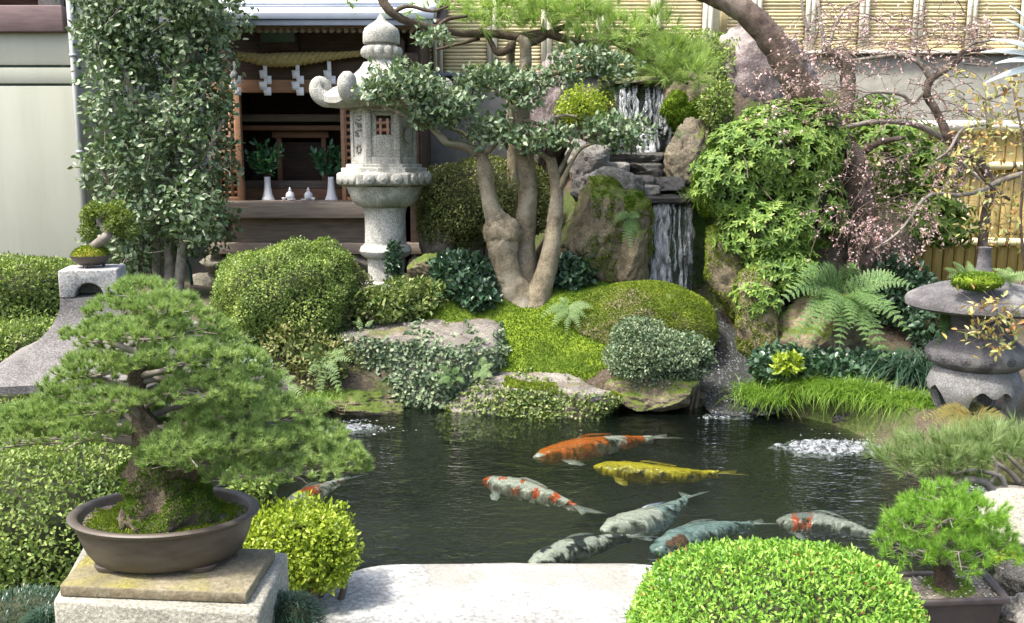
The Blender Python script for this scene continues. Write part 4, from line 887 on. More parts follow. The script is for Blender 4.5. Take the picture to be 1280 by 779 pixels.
for k in range(12):
    a = k * math.pi / 6; build('lotus_petal', MB().add(ico(2)[0] * [6 * q, 6 * q, 7 * q] + [cx + 20 * q * math.cos(a), YL + 20 * q * math.sin(a), lz(65.5)], ico(2)[1]), M['granite'], fn, smooth=True)

# ------------------------------------------------------------------ low round lantern on the right
YR = 4.95; XPr = 1222; cx2 = at(XPr, 430, YR)[0]; q = ps(430, YR); rz_ = lambda py: at(XPr, py, YR)[2]
gz = float(ground_h(cx2, YR))
ll = thing('round_lantern', 'low dark stone lantern with a wide round roof and scalloped legs', 'lantern', (cx2, YR, gz))
L2 = lambda name, prof, **k: build(name, MB().lathe([(r * q, rz_(py)) for r, py in prof], (cx2, YR, 0), 48), M['lantern_grey'], ll, autosmooth=45, **k)
L2('round_roof', [(40, 387), (72, 387), (83, 384.5), (87, 382), (87.5, 375), (84.5, 370.5), (70, 363), (52, 357), (36, 353), (22, 349), (10, 346)])
L2('finial', [(18, 350), (15, 345), (10, 340), (8.5, 333), (7.5, 322), (7, 312), (8, 310.5), (8, 309), (.1, 308.5)])
L2('fire_box', [(42, 428), (36, 423), (33, 410), (33, 392), (38, 387)])
ring = L2('carved_ring', [(40, 459), (50, 456), (56, 451), (58.5, 448), (58.5, 437), (56, 433), (47, 427), (40, 420), (37, 413)])
for k in range(14):
    a = k / 14 * 2 * math.pi; nv = np.array([math.cos(a), math.sin(a), 0]); tv = np.array([-nv[1], nv[0], 0]); c = np.array([cx2, YR, rz_(442)]) + nv * 57.5 * q
    m2 = MB().lathe([(.001, .014), (.007, .013), (.011, .008), (.015, .011), (.019, .005), (.026, .008), (.030, -.004)], (0, 0, 0), 14); V, F = m2.bake(); V = V[:, 0:1] * tv + V[:, 1:2] * [0, 0, 1] * .9 + V[:, 2:3] * nv
    build('carved_swirl', MB().add(V + c, F), M['lantern_grey'], ring, smooth=True)
# leg drum: wall with scalloped arches between three legs
nt = 288; V = []; rows = 7
for kk in range(nt):
    a = kk / nt * 2 * math.pi + .735; u = (kk / nt * 4) % 1; au = abs(u - .5) * 2            # 4 arches
    sc_ = max(0.0, min(1.0, (.70 - au) / .16)); arch = (sc_ ** .45) * (.70 - .07 * math.cos((u - .5) * 2 * math.pi * 3.2))
    zt2, zb2 = rz_(458), gz - .02
    for side in (0, 1):
        for r_i in range(rows):
            t_ = r_i / (rows - 1); z = zt2 + (zb2 + (zt2 - zb2) * arch * .86 - zt2) * t_; tt = (zt2 - z) / (zt2 - zb2)
            rad = (47 + 9 * math.sin(min(tt * 2.2, 1.0) * math.pi * .5) - 15 * max(0, tt - .42) / .58) * q * (1 if side == 0 else .80)
            V.append([cx2 + rad * math.cos(a), YR + rad * math.sin(a), z])
V = np.array(V); st = rows * 2; F = []
for kk in range(nt):
    b0, b1 = kk * st, ((kk + 1) % nt) * st
    for r_i in range(rows - 1):
        F += [[b0 + r_i, b0 + r_i + 1, b1 + r_i + 1, b1 + r_i], [b1 + rows + r_i, b1 + rows + r_i + 1, b0 + rows + r_i + 1, b0 + rows + r_i]]
    F += [[b0 + rows - 1, b0 + st - 1, b1 + st - 1, b1 + rows - 1], [b0 + rows, b0, b1, b1 + rows]]
build('legs', MB().add(V, np.array(F)), stone_mat('lantern_leg_stone', (.10, .10, .098), (.22, .22, .212), 8, .4, None, 0, .4, .8, (.12, .12, .10)), ll, autosmooth=50)
build('leg_top', MB().lathe([(30 * q, rz_(463)), (47 * q, rz_(463)), (46.8 * q, rz_(457.5)), (36 * q, rz_(457))], (cx2, YR, 0), 40), M['lantern_grey'], ll)

# ------------------------------------------------------------------ stone lantern with a flared roof, left
YB = 4.2; XPb = 122; cx3 = at(XPb, 420, YB)[0]; q = ps(420, YB); bz = lambda py: at(XPb, py, YB)[2]
bl = thing('flared_lantern', 'big grey stone lantern with a flared roof, topped by a square block, behind the pine', 'lantern', (cx3, YB, float(ground_h(cx3, YB))))
PH4 = math.radians(45 + 14)
pr = []
for t_ in np.linspace(0, 1, 12): pr.append(((46 + (168 - 46) * t_ ** 1.75), 368 + (452 - 368) * t_ ** .80))
pr = [(120, 462)] + [(168, 461)] + pr[::-1] + [(30, 367)]
build('flared_roof', MB().lathe([(r * q, bz(py)) for r, py in pr], (cx3, YB, 0), 4, phase=PH4, per=6), M['granite_grey'], bl, autosmooth=30)
# top block with an arched hollow in its front: built as plates round the hollow
hb = 33 * q; z0b, z1b = bz(367), bz(334); rot = math.radians(14)
def cut_block():
    prof = [(-hb, 0)] + [(-hb * .0 + hb * .50 * math.cos(a), (z1b - z0b) * .52 * math.sin(a)) for a in np.linspace(math.pi, 0, 10)] + [(hb, 0), (hb, z1b - z0b), (-hb, z1b - z0b)]
    m2 = MB().extrude_y(prof, -hb, hb * .1); V, F = m2.bake(); m3 = MB().add(rotz(V, rot) + [cx3, YB, z0b], F)
    V2, F2 = MB().span((-hb, hb * .101, 0), (hb, hb, z1b - z0b)).bake(); m3.add(rotz(V2, rot) + [cx3, YB, z0b], F2); return m3
build('top_block', cut_block(), stone_mat('block_granite', (.24, .237, .226), (.40, .395, .38), 9, .5, None, 0, .3, .85, (.26, .25, .22)), bl, bevel=.006)
build('fire_box', MB().lathe([(r * q, bz(py)) for r, py in [(62, 508), (62, 462)]], (cx3, YB, 0), 4, phase=PH4), M['granite_grey'], bl, bevel=.006)
build('platform', MB().lathe([(r * q, bz(py)) for r, py in [(70, 540), (104, 528), (104, 509), (100, 507)]], (cx3, YB, 0), 4, phase=PH4), M['granite_grey'], bl, bevel=.006)
build('shaft', MB().lathe([(r * q, bz(py)) for r, py in [(60, 690), (54, 640), (54, 541)]], (cx3, YB, 0), 4, phase=PH4), M['granite_grey'], bl, bevel=.006)

# ------------------------------------------------------------------ plants: helpers
def blob(px, py, Y, rx, ry, dep=None):
    s = ps(py, Y); return at(px, py, Y), np.array([rx * s, dep if dep else rx * s * .9, ry * s])
def clipped(name, label, cat, blobs, n, L, Wd, mat, seed, p=2.2, lump=.12, inner=.84, core=.80, stems=6, group=None, bud=None, base=None, topmat=None, round_=True, out=.75, jit=.7):
    """clipped shrub: leaves in the outer shell, twigs and stems inside"""
    rng = np.random.default_rng(seed); B = [blob(*b) for b in blobs]
    lo = min(c[2] - r[2] for c, r in B); c0 = B[0][0]; zg = base if base is not None else float(ground_h(c0[0], c0[1]))
    t = thing(name, label, cat, (c0[0], c0[1], min(zg, lo)), group)
    mb = MB(); mc = MB(); vol = np.array([r[0] * r[2] for c, r in B]); vol = vol / vol.sum()
    for (c, r), f in zip(B, vol):
        add_foliage(mb, c, r, int(n * f), L, Wd, rng, inner, p, lump, 3.5, out, .35, jit, round_=round_, ks=seed)
        add_foliage(mb, c, r * 1.03, int(n * f * .05), L * 1.1, Wd, rng, .93, p, lump, 3.5, .4, 1.0, .5, round_=round_, ks=seed)
        add_foliage(mb, c, r * .82, int(n * f * .25), L, Wd, rng, .7, p, lump, 3.5, .5, .2, .8, round_=False, ks=seed)
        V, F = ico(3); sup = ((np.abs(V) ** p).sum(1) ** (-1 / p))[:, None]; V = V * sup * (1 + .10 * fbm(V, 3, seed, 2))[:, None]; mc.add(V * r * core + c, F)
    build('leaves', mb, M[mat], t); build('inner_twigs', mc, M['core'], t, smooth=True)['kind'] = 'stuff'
    if topmat or bud:
        m2 = MB()
        for (c, r), f in zip(B, vol):
            P, N = blob_pts(int((bud or 0) * f), c, r * 1.005, rng, .97, p, lump, 3.5, -.1, seed); add_leaves(m2, P, N + rng.normal(size=P.shape) * .5, rng.normal(size=P.shape), L * .8, Wd * .7)
        build('red_buds', m2, M[topmat or 'azalea_bud'], t)['kind'] = 'stuff'
    if stems:
        m3 = MB()
        for k in range(stems):
            a = rng.uniform(0, 6.28); c, r = B[rng.integers(len(B))]; b0 = np.array([c[0] + .25 * r[0] * math.cos(a), c[1] + .25 * r[1] * math.sin(a), zg - .02]); b1 = c + r * [.6 * math.cos(a), .6 * math.sin(a), -.1]
            m3.tube(smooth_path([b0, (b0 + b1) / 2 + rng.normal(size=3) * .02, b1], 4), np.linspace(.014, .006, 9), 6)
        build('stems', m3, M['twig'], t, smooth=True)['kind'] = 'stuff'
    return t

# ------------------------------------------------------------------ clipped shrubs and hedges
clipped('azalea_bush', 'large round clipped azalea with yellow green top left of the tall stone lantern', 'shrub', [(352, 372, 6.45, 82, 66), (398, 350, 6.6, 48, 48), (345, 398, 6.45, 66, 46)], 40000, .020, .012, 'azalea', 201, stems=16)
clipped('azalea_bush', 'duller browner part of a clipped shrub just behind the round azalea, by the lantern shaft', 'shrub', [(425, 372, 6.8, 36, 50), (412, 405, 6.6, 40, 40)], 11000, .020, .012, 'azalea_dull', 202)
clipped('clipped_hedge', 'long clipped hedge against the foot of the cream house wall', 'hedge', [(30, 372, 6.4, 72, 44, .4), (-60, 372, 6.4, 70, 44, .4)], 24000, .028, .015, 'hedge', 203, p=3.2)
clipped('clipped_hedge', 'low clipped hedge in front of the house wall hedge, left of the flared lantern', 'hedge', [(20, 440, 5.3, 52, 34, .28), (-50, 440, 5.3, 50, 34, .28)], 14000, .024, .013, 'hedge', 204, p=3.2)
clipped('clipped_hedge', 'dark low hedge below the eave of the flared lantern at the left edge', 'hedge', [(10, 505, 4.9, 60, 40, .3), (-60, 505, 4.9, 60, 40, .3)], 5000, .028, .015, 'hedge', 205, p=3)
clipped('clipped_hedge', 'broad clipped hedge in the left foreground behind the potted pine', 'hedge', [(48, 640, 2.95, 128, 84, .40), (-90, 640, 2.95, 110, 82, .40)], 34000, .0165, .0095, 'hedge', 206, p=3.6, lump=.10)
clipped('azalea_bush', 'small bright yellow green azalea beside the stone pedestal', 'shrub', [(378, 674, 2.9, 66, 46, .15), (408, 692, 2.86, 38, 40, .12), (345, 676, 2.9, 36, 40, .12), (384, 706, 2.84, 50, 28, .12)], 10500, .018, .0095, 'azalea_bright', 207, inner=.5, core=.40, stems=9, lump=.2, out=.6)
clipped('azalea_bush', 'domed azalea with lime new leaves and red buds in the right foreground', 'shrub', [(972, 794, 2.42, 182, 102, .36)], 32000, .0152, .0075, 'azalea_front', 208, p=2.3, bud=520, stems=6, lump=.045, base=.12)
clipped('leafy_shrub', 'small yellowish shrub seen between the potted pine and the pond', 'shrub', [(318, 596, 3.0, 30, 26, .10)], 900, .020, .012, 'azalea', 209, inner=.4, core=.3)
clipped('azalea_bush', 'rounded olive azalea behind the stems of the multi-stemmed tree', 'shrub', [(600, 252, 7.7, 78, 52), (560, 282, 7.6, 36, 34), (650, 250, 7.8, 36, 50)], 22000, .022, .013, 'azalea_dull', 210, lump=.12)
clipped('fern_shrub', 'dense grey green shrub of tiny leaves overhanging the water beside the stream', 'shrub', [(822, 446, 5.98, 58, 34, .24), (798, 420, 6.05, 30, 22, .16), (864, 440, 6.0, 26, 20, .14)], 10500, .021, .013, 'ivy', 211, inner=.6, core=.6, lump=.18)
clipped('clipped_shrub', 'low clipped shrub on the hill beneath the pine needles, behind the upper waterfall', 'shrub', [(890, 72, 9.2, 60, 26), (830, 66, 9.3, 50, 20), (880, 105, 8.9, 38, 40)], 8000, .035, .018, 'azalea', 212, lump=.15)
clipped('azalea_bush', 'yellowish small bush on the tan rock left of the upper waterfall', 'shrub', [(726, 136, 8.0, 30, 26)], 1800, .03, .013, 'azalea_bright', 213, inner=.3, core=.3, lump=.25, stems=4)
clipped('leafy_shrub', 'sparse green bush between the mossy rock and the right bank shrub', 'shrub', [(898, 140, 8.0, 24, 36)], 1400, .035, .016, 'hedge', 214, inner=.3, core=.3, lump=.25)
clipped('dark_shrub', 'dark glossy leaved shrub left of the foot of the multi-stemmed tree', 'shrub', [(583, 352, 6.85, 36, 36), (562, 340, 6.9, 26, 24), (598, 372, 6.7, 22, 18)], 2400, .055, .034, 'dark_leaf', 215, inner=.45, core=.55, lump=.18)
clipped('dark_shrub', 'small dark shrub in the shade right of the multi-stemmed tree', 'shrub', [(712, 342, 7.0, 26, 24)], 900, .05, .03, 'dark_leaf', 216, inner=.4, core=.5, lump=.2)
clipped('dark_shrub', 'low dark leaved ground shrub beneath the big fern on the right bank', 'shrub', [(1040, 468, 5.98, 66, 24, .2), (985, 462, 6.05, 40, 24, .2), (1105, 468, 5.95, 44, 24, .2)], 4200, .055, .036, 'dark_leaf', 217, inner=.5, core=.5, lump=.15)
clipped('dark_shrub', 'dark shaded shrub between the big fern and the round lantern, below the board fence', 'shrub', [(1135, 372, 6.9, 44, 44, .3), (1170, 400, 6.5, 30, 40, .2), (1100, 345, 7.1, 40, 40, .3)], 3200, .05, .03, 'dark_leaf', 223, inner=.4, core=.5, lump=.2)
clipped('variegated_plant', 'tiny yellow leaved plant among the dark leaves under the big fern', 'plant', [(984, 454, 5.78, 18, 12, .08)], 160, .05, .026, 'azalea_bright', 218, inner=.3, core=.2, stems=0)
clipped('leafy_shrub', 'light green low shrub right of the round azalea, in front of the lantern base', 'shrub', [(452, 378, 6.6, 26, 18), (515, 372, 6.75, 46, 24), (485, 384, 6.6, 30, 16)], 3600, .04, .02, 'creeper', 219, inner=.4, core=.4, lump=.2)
clipped('leafy_shrub', 'brownish leafy plants trailing below the round azalea at the water edge', 'shrub', [(405, 462, 6.05, 46, 44, .2), (370, 440, 6.1, 40, 40, .2)], 2600, .032, .017, 'azalea_dull', 220, inner=.4, core=.4, lump=.2)
clipped('leafy_shrub', 'dark climbing leaves on the shaft of the tall stone lantern', 'creeper', [(492, 326, 7.15, 9, 26, .06)], 260, .04, .025, 'dark_leaf', 221, inner=.2, core=.1, stems=0)
clipped('dark_shrub', 'dark green ground cover behind the sprawling branch of the potted pine', 'shrub', [(300, 470, 5.9, 52, 40, .3), (255, 440, 6.1, 30, 22, .2)], 2600, .035, .02, 'ivy', 222, inner=.4, core=.5, lump=.2)
for k, (px, py, Y, rx, ry, seed) in enumerate(((362, 768, 2.2, 36, 36, 231), (22, 765, 2.35, 64, 26, 232), (60, 775, 2.2, 22, 12, 233))):
    rng = np.random.default_rng(seed); c, r = blob(px, py, Y, rx, ry); c[2] -= r[2] * .3; mb = MB(); V, F = ico(3); 
    P, N = blob_pts(2600, c, r, rng, .7, 2.2, .1, 3, -.2); add_blades(mb, P, N + rng.normal(size=P.shape) * .45 + [0, 0, .3], rng.uniform(.02, .04, len(P)), .0026, .6, 2)
    o = tag(build('dwarf_grass', mb, M['liriope']), ['round tuft of dark blue green dwarf grass at the corner of the stone pedestal', 'mat of dark dwarf grass at the lower left edge', 'small clump of dark dwarf grass against the pedestal on the left'][k], 'grass', None, 'stuff')
    build('tuft_core', MB().add(V * r * .8 + c, F), M['core'], o, smooth=True)

# ------------------------------------------------------------------ ferns
def frond(mb, b, tip, arch, width, rng, n=18, bip=True, side_up=None, thick=.0025):
    b, tip = np.asarray(b, float), np.asarray(tip, float); mid = (b + tip) / 2 + [0, 0, arch]
    ts = np.linspace(0, 1, 40)[:, None]; path = b * (1 - ts) ** 2 + 2 * mid * ts * (1 - ts) + tip * ts ** 2
    mb.tube(path[::4], np.linspace(thick, thick * .35, len(path[::4])), 4, False)
    t = np.linspace(.12, .99, n); ip = np.stack([np.interp(t, ts[:, 0], path[:, k]) for k in range(3)], 1); tg = nrm(np.gradient(path, axis=0)); tn = np.stack([np.interp(t, ts[:, 0], tg[:, k]) for k in range(3)], 1)
    view = np.array([0, -.75, .65]) if side_up is None else np.asarray(side_up, float)
    sd = nrm(np.cross(tn, view)); nr = nrm(np.cross(sd, tn)); nr *= np.sign((nr * view).sum(1))[:, None]
    w = width * np.minimum(1, .35 + t * 2.6) * (1 - t) ** .75 + width * .05; sp = np.linalg.norm(tip - b) * .87 / n
    for sg in (-1, 1):
        D = nrm(sd * sg + tn * .38 - nr * .12 + rng.normal(size=sd.shape) * .05)
        if not bip: add_leaves(mb, ip, D, nr, w, sp * 1.0, .1, .12, False); continue
        m = 8
        for q in range(m):
            f = (q + .3) / m; c = ip + D * (w * f)[:, None] - nr * (w * f * f * .12)[:, None]; lw = np.maximum(w * .30 * (1 - f) + sp * .10, sp * .18); perp = nrm(np.cross(nr, D))
            for s2 in (-1, 1): add_leaves(mb, c, perp * s2 + D * .55, nr, np.minimum(lw, sp * .62), np.minimum(w / m * 1.05, sp * .5), .1, .05, False)
        add_leaves(mb, ip, D, nr, w, sp * .22, .1, .12, False)
def fern(label, base, tips, width, mat, seed, arch=.06, n=16, bip=True, name='fern'):
    rng = np.random.default_rng(seed); b = at(*base); t = thing(name, label, 'fern', b)
    for tp in tips:
        e = at(*tp[:3]); mb = MB(); w = tp[3] if len(tp) > 3 else width
        frond(mb, b + rng.normal(size=3) * .012, e, arch * rng.uniform(.7, 1.3) * np.linalg.norm(e - b) / .3, w * rng.uniform(.85, 1.1), rng, n, bip); build('frond', mb, M[mat], t)
    return t
fern('big arching fern with broad fronds on the right bank under the cherry twigs', (1056, 372, 6.3), [(970, 384, 6.05), (996, 348, 6.1), (1030, 330, 6.15), (1012, 432, 5.9), (1048, 446, 5.85), (1085, 432, 5.85), (1113, 470, 5.8), (1138, 420, 5.9), (1142, 358, 6.0), (985, 440, 6.0), (1070, 332, 6.2), (1118, 342, 6.2), (1036, 400, 5.85), (1098, 392, 5.85), (1000, 410, 6.0), (1065, 410, 5.85)], .13, 'fern', 301, .11, 14)
fern('light fern hanging from the tan boulder at the left of the lower waterfall', (786, 268, 7.05), [(800, 298, 6.95), (778, 306, 6.95), (766, 280, 6.95), (800, 272, 6.95), (788, 312, 6.9)], .06, 'fern', 302, .05, 12)
fern('pale ferns on the rim of the round lantern roof, left clump', (1208, 346, 4.75), [(1180, 336, 4.7), (1190, 328, 4.72), (1210, 326, 4.8), (1222, 338, 4.7), (1184, 348, 4.65), (1200, 340, 4.6), (1196, 334, 4.75), (1215, 343, 4.62)], .042, 'fern_pale', 303, .05, 10)
fern('pale ferns on the rim of the round lantern roof, right clump', (1260, 352, 4.72), [(1232, 342, 4.7), (1240, 336, 4.75), (1262, 334, 4.8), (1286, 340, 4.7), (1290, 352, 4.65), (1250, 345, 4.6), (1272, 344, 4.6)], .042, 'fern_pale', 304, .05, 10)
fern('single light fern frond clump hanging under the round lantern roof', (1182, 392, 5.05), [(1170, 440, 4.9), (1184, 428, 4.9), (1192, 405, 4.95)], .06, 'fern', 305, .03, 12)
fern('grey green ferns at the right foot of the multi-stemmed tree', (712, 385, 6.55), [(676, 398, 6.45), (690, 412, 6.4), (708, 416, 6.4), (735, 400, 6.45), (742, 385, 6.5), (700, 372, 6.6), (725, 412, 6.4)], .06, 'fern_pale', 306, .08, 12)
fern('pale fern on the edge of the ivy covered rock above the flat stone', (600, 464, 5.92), [(592, 476, 5.86), (603, 480, 5.84), (616, 472, 5.86), (618, 455, 5.92), (590, 458, 5.9), (606, 446, 5.95)], .045, 'fern_pale', 307, .05, 11)
fern('small light fern at the lower right corner of the ivy covered rock', (565, 470, 5.92), [(535, 470, 5.88), (545, 482, 5.86), (560, 488, 5.86), (580, 480, 5.86), (548, 458, 5.9), (575, 460, 5.9)], .045, 'fern', 308, .06, 11)
fern('lush light ferns above the waterline below the round azalea', (405, 452, 5.95), [(375, 445, 5.85), (385, 470, 5.8), (402, 488, 5.78), (424, 470, 5.8), (432, 440, 5.88), (392, 432, 5.9), (440, 452, 5.85), (428, 500, 5.76), (398, 505, 5.76)], .065, 'fern_pale', 309, .07, 12)
fern('low ferns beside the sprawling branch of the potted pine', (350, 486, 5.6), [(320, 480, 5.5), (330, 500, 5.45), (355, 508, 5.42), (378, 496, 5.45), (368, 472, 5.55), (335, 468, 5.55)], .06, 'fern_pale', 310, .06, 12)
fern('ferns in front of the base of the tall stone lantern, left clump', (492, 380, 6.65), [(465, 378, 6.55), (475, 392, 6.5), (498, 396, 6.5), (518, 388, 6.5), (512, 366, 6.6), (480, 362, 6.65)], .06, 'fern', 311, .07, 12)
fern('ferns between the lantern base and the dark glossy shrub', (530, 366, 6.75), [(508, 362, 6.65), (520, 380, 6.6), (540, 382, 6.6), (555, 372, 6.6), (548, 354, 6.7), (522, 350, 6.75)], .06, 'fern', 312, .07, 12)
fern('old browning ferns spreading beneath the round lantern on the right bank', (1215, 520, 4.75), [(1165, 532, 4.55), (1180, 545, 4.5), (1208, 548, 4.48), (1240, 545, 4.5), (1258, 525, 4.6), (1170, 515, 4.7), (1230, 508, 4.75), (1150, 525, 4.65), (1195, 552, 4.45)], .075, 'fern_brown', 313, .06, 14)
fern('small sprig fern on the bare left end of the flat topped rock', (455, 408, 6.2), [(440, 402, 6.15), (468, 400, 6.2), (448, 396, 6.25)], .03, 'fern_pale', 314, .03, 9)
fern('pale plant growing in the crevice left of the upper waterfall', (850, 172, 7.9), [(838, 165, 7.85), (846, 160, 7.9), (858, 163, 7.9)], .03, 'fern', 315, .03, 9)
# small mossy cushions on the lantern roof
V, F = rock_geo(at(1222, 352, 4.68), (.13, .08, .045), 95, 0, .1, .02, 3, p=2); o = tag(build('moss_cushion', MB().add(V, F), M['moss'], smooth=True), 'bright moss cushion on the round lantern roof between the fern clumps', 'moss')
mb = MB(); tuft_cover(mb, V, F, 2200, R_, None, .016, .006); build('moss_tufts', mb, M['moss_tuft'], o)

# ------------------------------------------------------------------ grasses
def grass(label, spots, n, L, Wd, mat, seed, bend=.6, lean=(0, -.25), name='grass', spread=.5):
    rng = np.random.default_rng(seed); mb = MB(); spots = np.asarray(spots, float); k = rng.integers(len(spots), size=n); c = spots[k]
    P = np.c_[c[:, 0] + rng.normal(size=n) * c[:, 3], c[:, 1] + rng.normal(size=n) * c[:, 4], c[:, 2]]
    D = np.c_[rng.normal(size=n) * spread + lean[0], rng.normal(size=n) * spread + lean[1], np.ones(n)]
    add_blades(mb, P, D, L * rng.uniform(.55, 1.2, n), Wd, rng.uniform(bend * .5, bend * 1.4, n), 3)
    return tag(build(name, mb, M[mat]), label, 'grass', None, 'stuff')
sp = []
for px in np.linspace(935, 1150, 18):
    Y = np.interp(px, [930, 1000, 1080, 1150], [6.0, 5.85, 5.55, 5.25]); c = at(px, 516, Y); sp.append([c[0], Y, max(.10, float(ground_h(c[0], Y))), .05, .10])
grass('bright green grass overhanging the right bank of the pond', sp, 5200, .19, .006, 'grass', 401, .8, (-.1, -.45))
c = at(1148, 470, 5.75); grass('clump of dark strap leaved grass between the big fern and the round lantern', [[c[0], 5.75, .30, .09, .07]], 420, .42, .010, 'liriope', 402, 1.0, (0, -.1), 'strap_grass', .55)
c = at(872, 238, 7.35); grass('pale tufted grass at the right lip of the lower waterfall', [[c[0], 7.35, c[2] - .06, .04, .03]], 260, .17, .006, 'pine_light', 403, .6, (0, -.2), 'grass_tuft', .7)
grass('small grass and weeds along the left bank', [[*on_z(px, 500, .2)[:2], .2, .12, .1] for px in (300, 350, 400)], 500, .12, .005, 'grass', 404)

# ------------------------------------------------------------------ camellia
def twigs(mb, starts, rng, L, r, n=6, up=.3):
    for b in starts:
        d = nrm(rng.normal(size=3) + [0, 0, up]); mb.tube(smooth_path([b, b + d * L * .5 + rng.normal(size=3) * L * .08, b + d * L], 3), np.linspace(r, r * .3, 7), 4, False)
rng = np.random.default_rng(501); YC = 7.9
ct = thing('camellia_tree', 'tall glossy leaved camellia between the house wall and the shrine', 'tree', at(212, 372, YC), None)
tr = []
for pts in ([(196, 368, YC, 6), (195, 300, YC, 5.5), (188, 220, YC, 5), (176, 150, YC, 4), (150, 70, YC, 3)], [(212, 372, YC, 7), (211, 310, YC, 6), (206, 240, YC, 5), (214, 150, YC, 4.5), (222, 90, YC, 4), (240, 40, YC, 3)],
            [(222, 375, YC - .1, 7), (228, 310, YC - .1, 6), (236, 240, YC, 5), (232, 170, YC, 4), (216, 90, YC, 3)], [(222, 90, YC, 3), (236, 75, YC, 2.5), (246, 60, YC, 2)], [(206, 240, YC, 4), (186, 180, YC, 3), (165, 130, YC, 2.5)], [(230, 230, YC, 3.5), (260, 190, YC - .1, 2.5), (280, 150, YC - .1, 2)], [(195, 300, YC, 3.5), (150, 250, YC - .1, 2.5), (125, 210, YC - .1, 2)]):
    P, R = px_path(pts, 5); build('trunk', MB().tube(P, R, 8), M['grey_twig'], ct, smooth=True)
mb = MB(); tw = MB()
for b in ((200, 20, 105, 44), (140, 60, 48, 44), (250, 62, 44, 48), (195, 75, 80, 42), (130, 130, 40, 52), (170, 190, 44, 36), (255, 130, 42, 44), (262, 200, 36, 44), (135, 215, 40, 44), (205, 150, 44, 40), (240, 262, 40, 44), (175, 262, 50, 34), (140, 290, 44, 36), (262, 275, 28, 30), (250, 300, 26, 22), (200, 300, 26, 20), (120, 40, 26, 40), (212, 225, 26, 36), (165, 325, 26, 16), (150, -20, 80, 40), (240, -20, 60, 40)):
    c, r = blob((b[0] - 200) * .93 + 205 + rng.uniform(-3, 3), b[1], YC + rng.uniform(-.3, .25), b[2], b[3], .40); n = int(b[2] * b[3] * .34)
    add_foliage(mb, c, r, int(n * 1.2), .054, .033, rng, .25, 2.2, .18, 3, .35, .1, .75, droop=.15, fold=.14); twigs(tw, [c + rng.normal(size=3) * r * .3 for _ in range(8)], rng, r[0] * .8, .006)
build('crown', mb, M['camellia'], ct); build('twigs', tw, M['grey_twig'], ct)['kind'] = 'stuff'
P, R = px_path([(196, 296, 8.2, 2), (208, 306, 8.1, 2), (225, 318, 8.15, 2), (236, 330, 8.2, 2), (240, 356, 8.2, 2)], 6)
tag(build('garden_hose', MB().tube(P, R, 8), M['green_hose'], smooth=True), 'dark green hose hanging behind the camellia stems', 'hose')

# ------------------------------------------------------------------ multi-stemmed tree with leafy pads
YT = 6.85; rng = np.random.default_rng(511); tt = thing('pad_pruned_tree', 'three stemmed tree with smooth tan bark and grey green leaf pads on the moss', 'tree', at(655, 384, YT), None)
def limb(parent, pts, mat='bark', name='stem', k=6, jit=.03, n=16):
    P, R = px_path(pts, k); R = R * (.80 if mat == 'bark' else .74 if name == 'limb' else 1); Rn = R * (1 + .07 * fbm(P, 11, len(pts), 2)); return build(name, MB().tube(P, Rn, n, True, 1.0, jit, rng), M[mat], parent, smooth=True)
limb(tt, [(652, 392, YT, 36), (650, 376, YT, 29), (636, 352, YT, 25), (630, 325, YT, 23), (628, 300, YT, 24), (626, 285, YT, 22), (615, 262, YT, 14), (609, 235, YT, 12), (606, 212, YT, 12.5), (605, 204, YT, 10), (598, 192, YT, 8), (580, 183, YT - .05, 7), (560, 178, YT - .1, 6.5), (545, 165, YT - .15, 5), (530, 148, YT - .2, 4), (520, 138, YT - .25, 3)])
limb(tt, [(660, 385, YT + .05, 26), (656, 350, YT + .1, 20), (656, 310, YT + .15, 17), (658, 270, YT + .15, 15.5), (660, 230, YT + .15, 14), (656, 190, YT + .15, 13.5), (653, 150, YT + .15, 12), (655, 110, YT + .15, 10.5), (657, 80, YT + .15, 9.5), (656, 55, YT + .1, 9), (648, 47, YT + .1, 6)])
limb(tt, [(668, 388, YT - .03, 27), (674, 365, YT - .03, 20), (684, 335, YT - .03, 16), (690, 305, YT - .03, 13.5), (694, 270, YT - .03, 12), (696, 240, YT, 10), (692, 215, YT, 9), (688, 198, YT, 8)])
V, F = rock_geo(at(629, 291, YT), np.array([25, 22, 21]) * ps(290, YT), 77, 0, .16, .05, 4, p=2); build('burl', MB().add(V, F), M['bark'], tt, smooth=True)
for pts in ([(600, 195, YT, 5), (612, 188, YT, 4), (622, 178, YT, 3), (640, 165, YT, 2)], [(604, 200, YT, 4), (590, 178, YT + .1, 3.5), (575, 165, YT + .1, 3), (560, 160, YT, 2)], [(520, 138, YT - .25, 3), (500, 125, YT - .3, 2.5), (478, 120, YT - .3, 2)], [(540, 160, YT - .15, 3.5), (515, 150, YT - .3, 3), (495, 140, YT - .35, 2.5), (478, 132, YT - .35, 2)],
            [(696, 245, YT, 5), (706, 220, YT - .05, 4), (716, 200, YT - .05, 3), (728, 185, YT - .05, 2.5), (745, 178, YT - .05, 2)], [(690, 205, YT, 6), (680, 195, YT, 4), (668, 188, YT, 3)], [(694, 225, YT, 4), (712, 190, YT, 3), (718, 180, YT, 2.5)],
            [(655, 150, YT + .1, 4), (672, 155, YT, 3), (685, 158, YT, 2.5), (692, 148, YT, 2.5), (705, 144, YT, 2.5), (722, 146, YT, 2)], [(655, 108, YT + .1, 6), (670, 98, YT + .05, 5), (690, 92, YT, 4.5), (712, 88, YT, 3.5), (735, 80, YT, 2)], [(655, 130, YT + .1, 4), (630, 120, YT, 3), (608, 108, YT, 2)]):
    limb(tt, pts, 'bark', 'branch', 5, n=8)
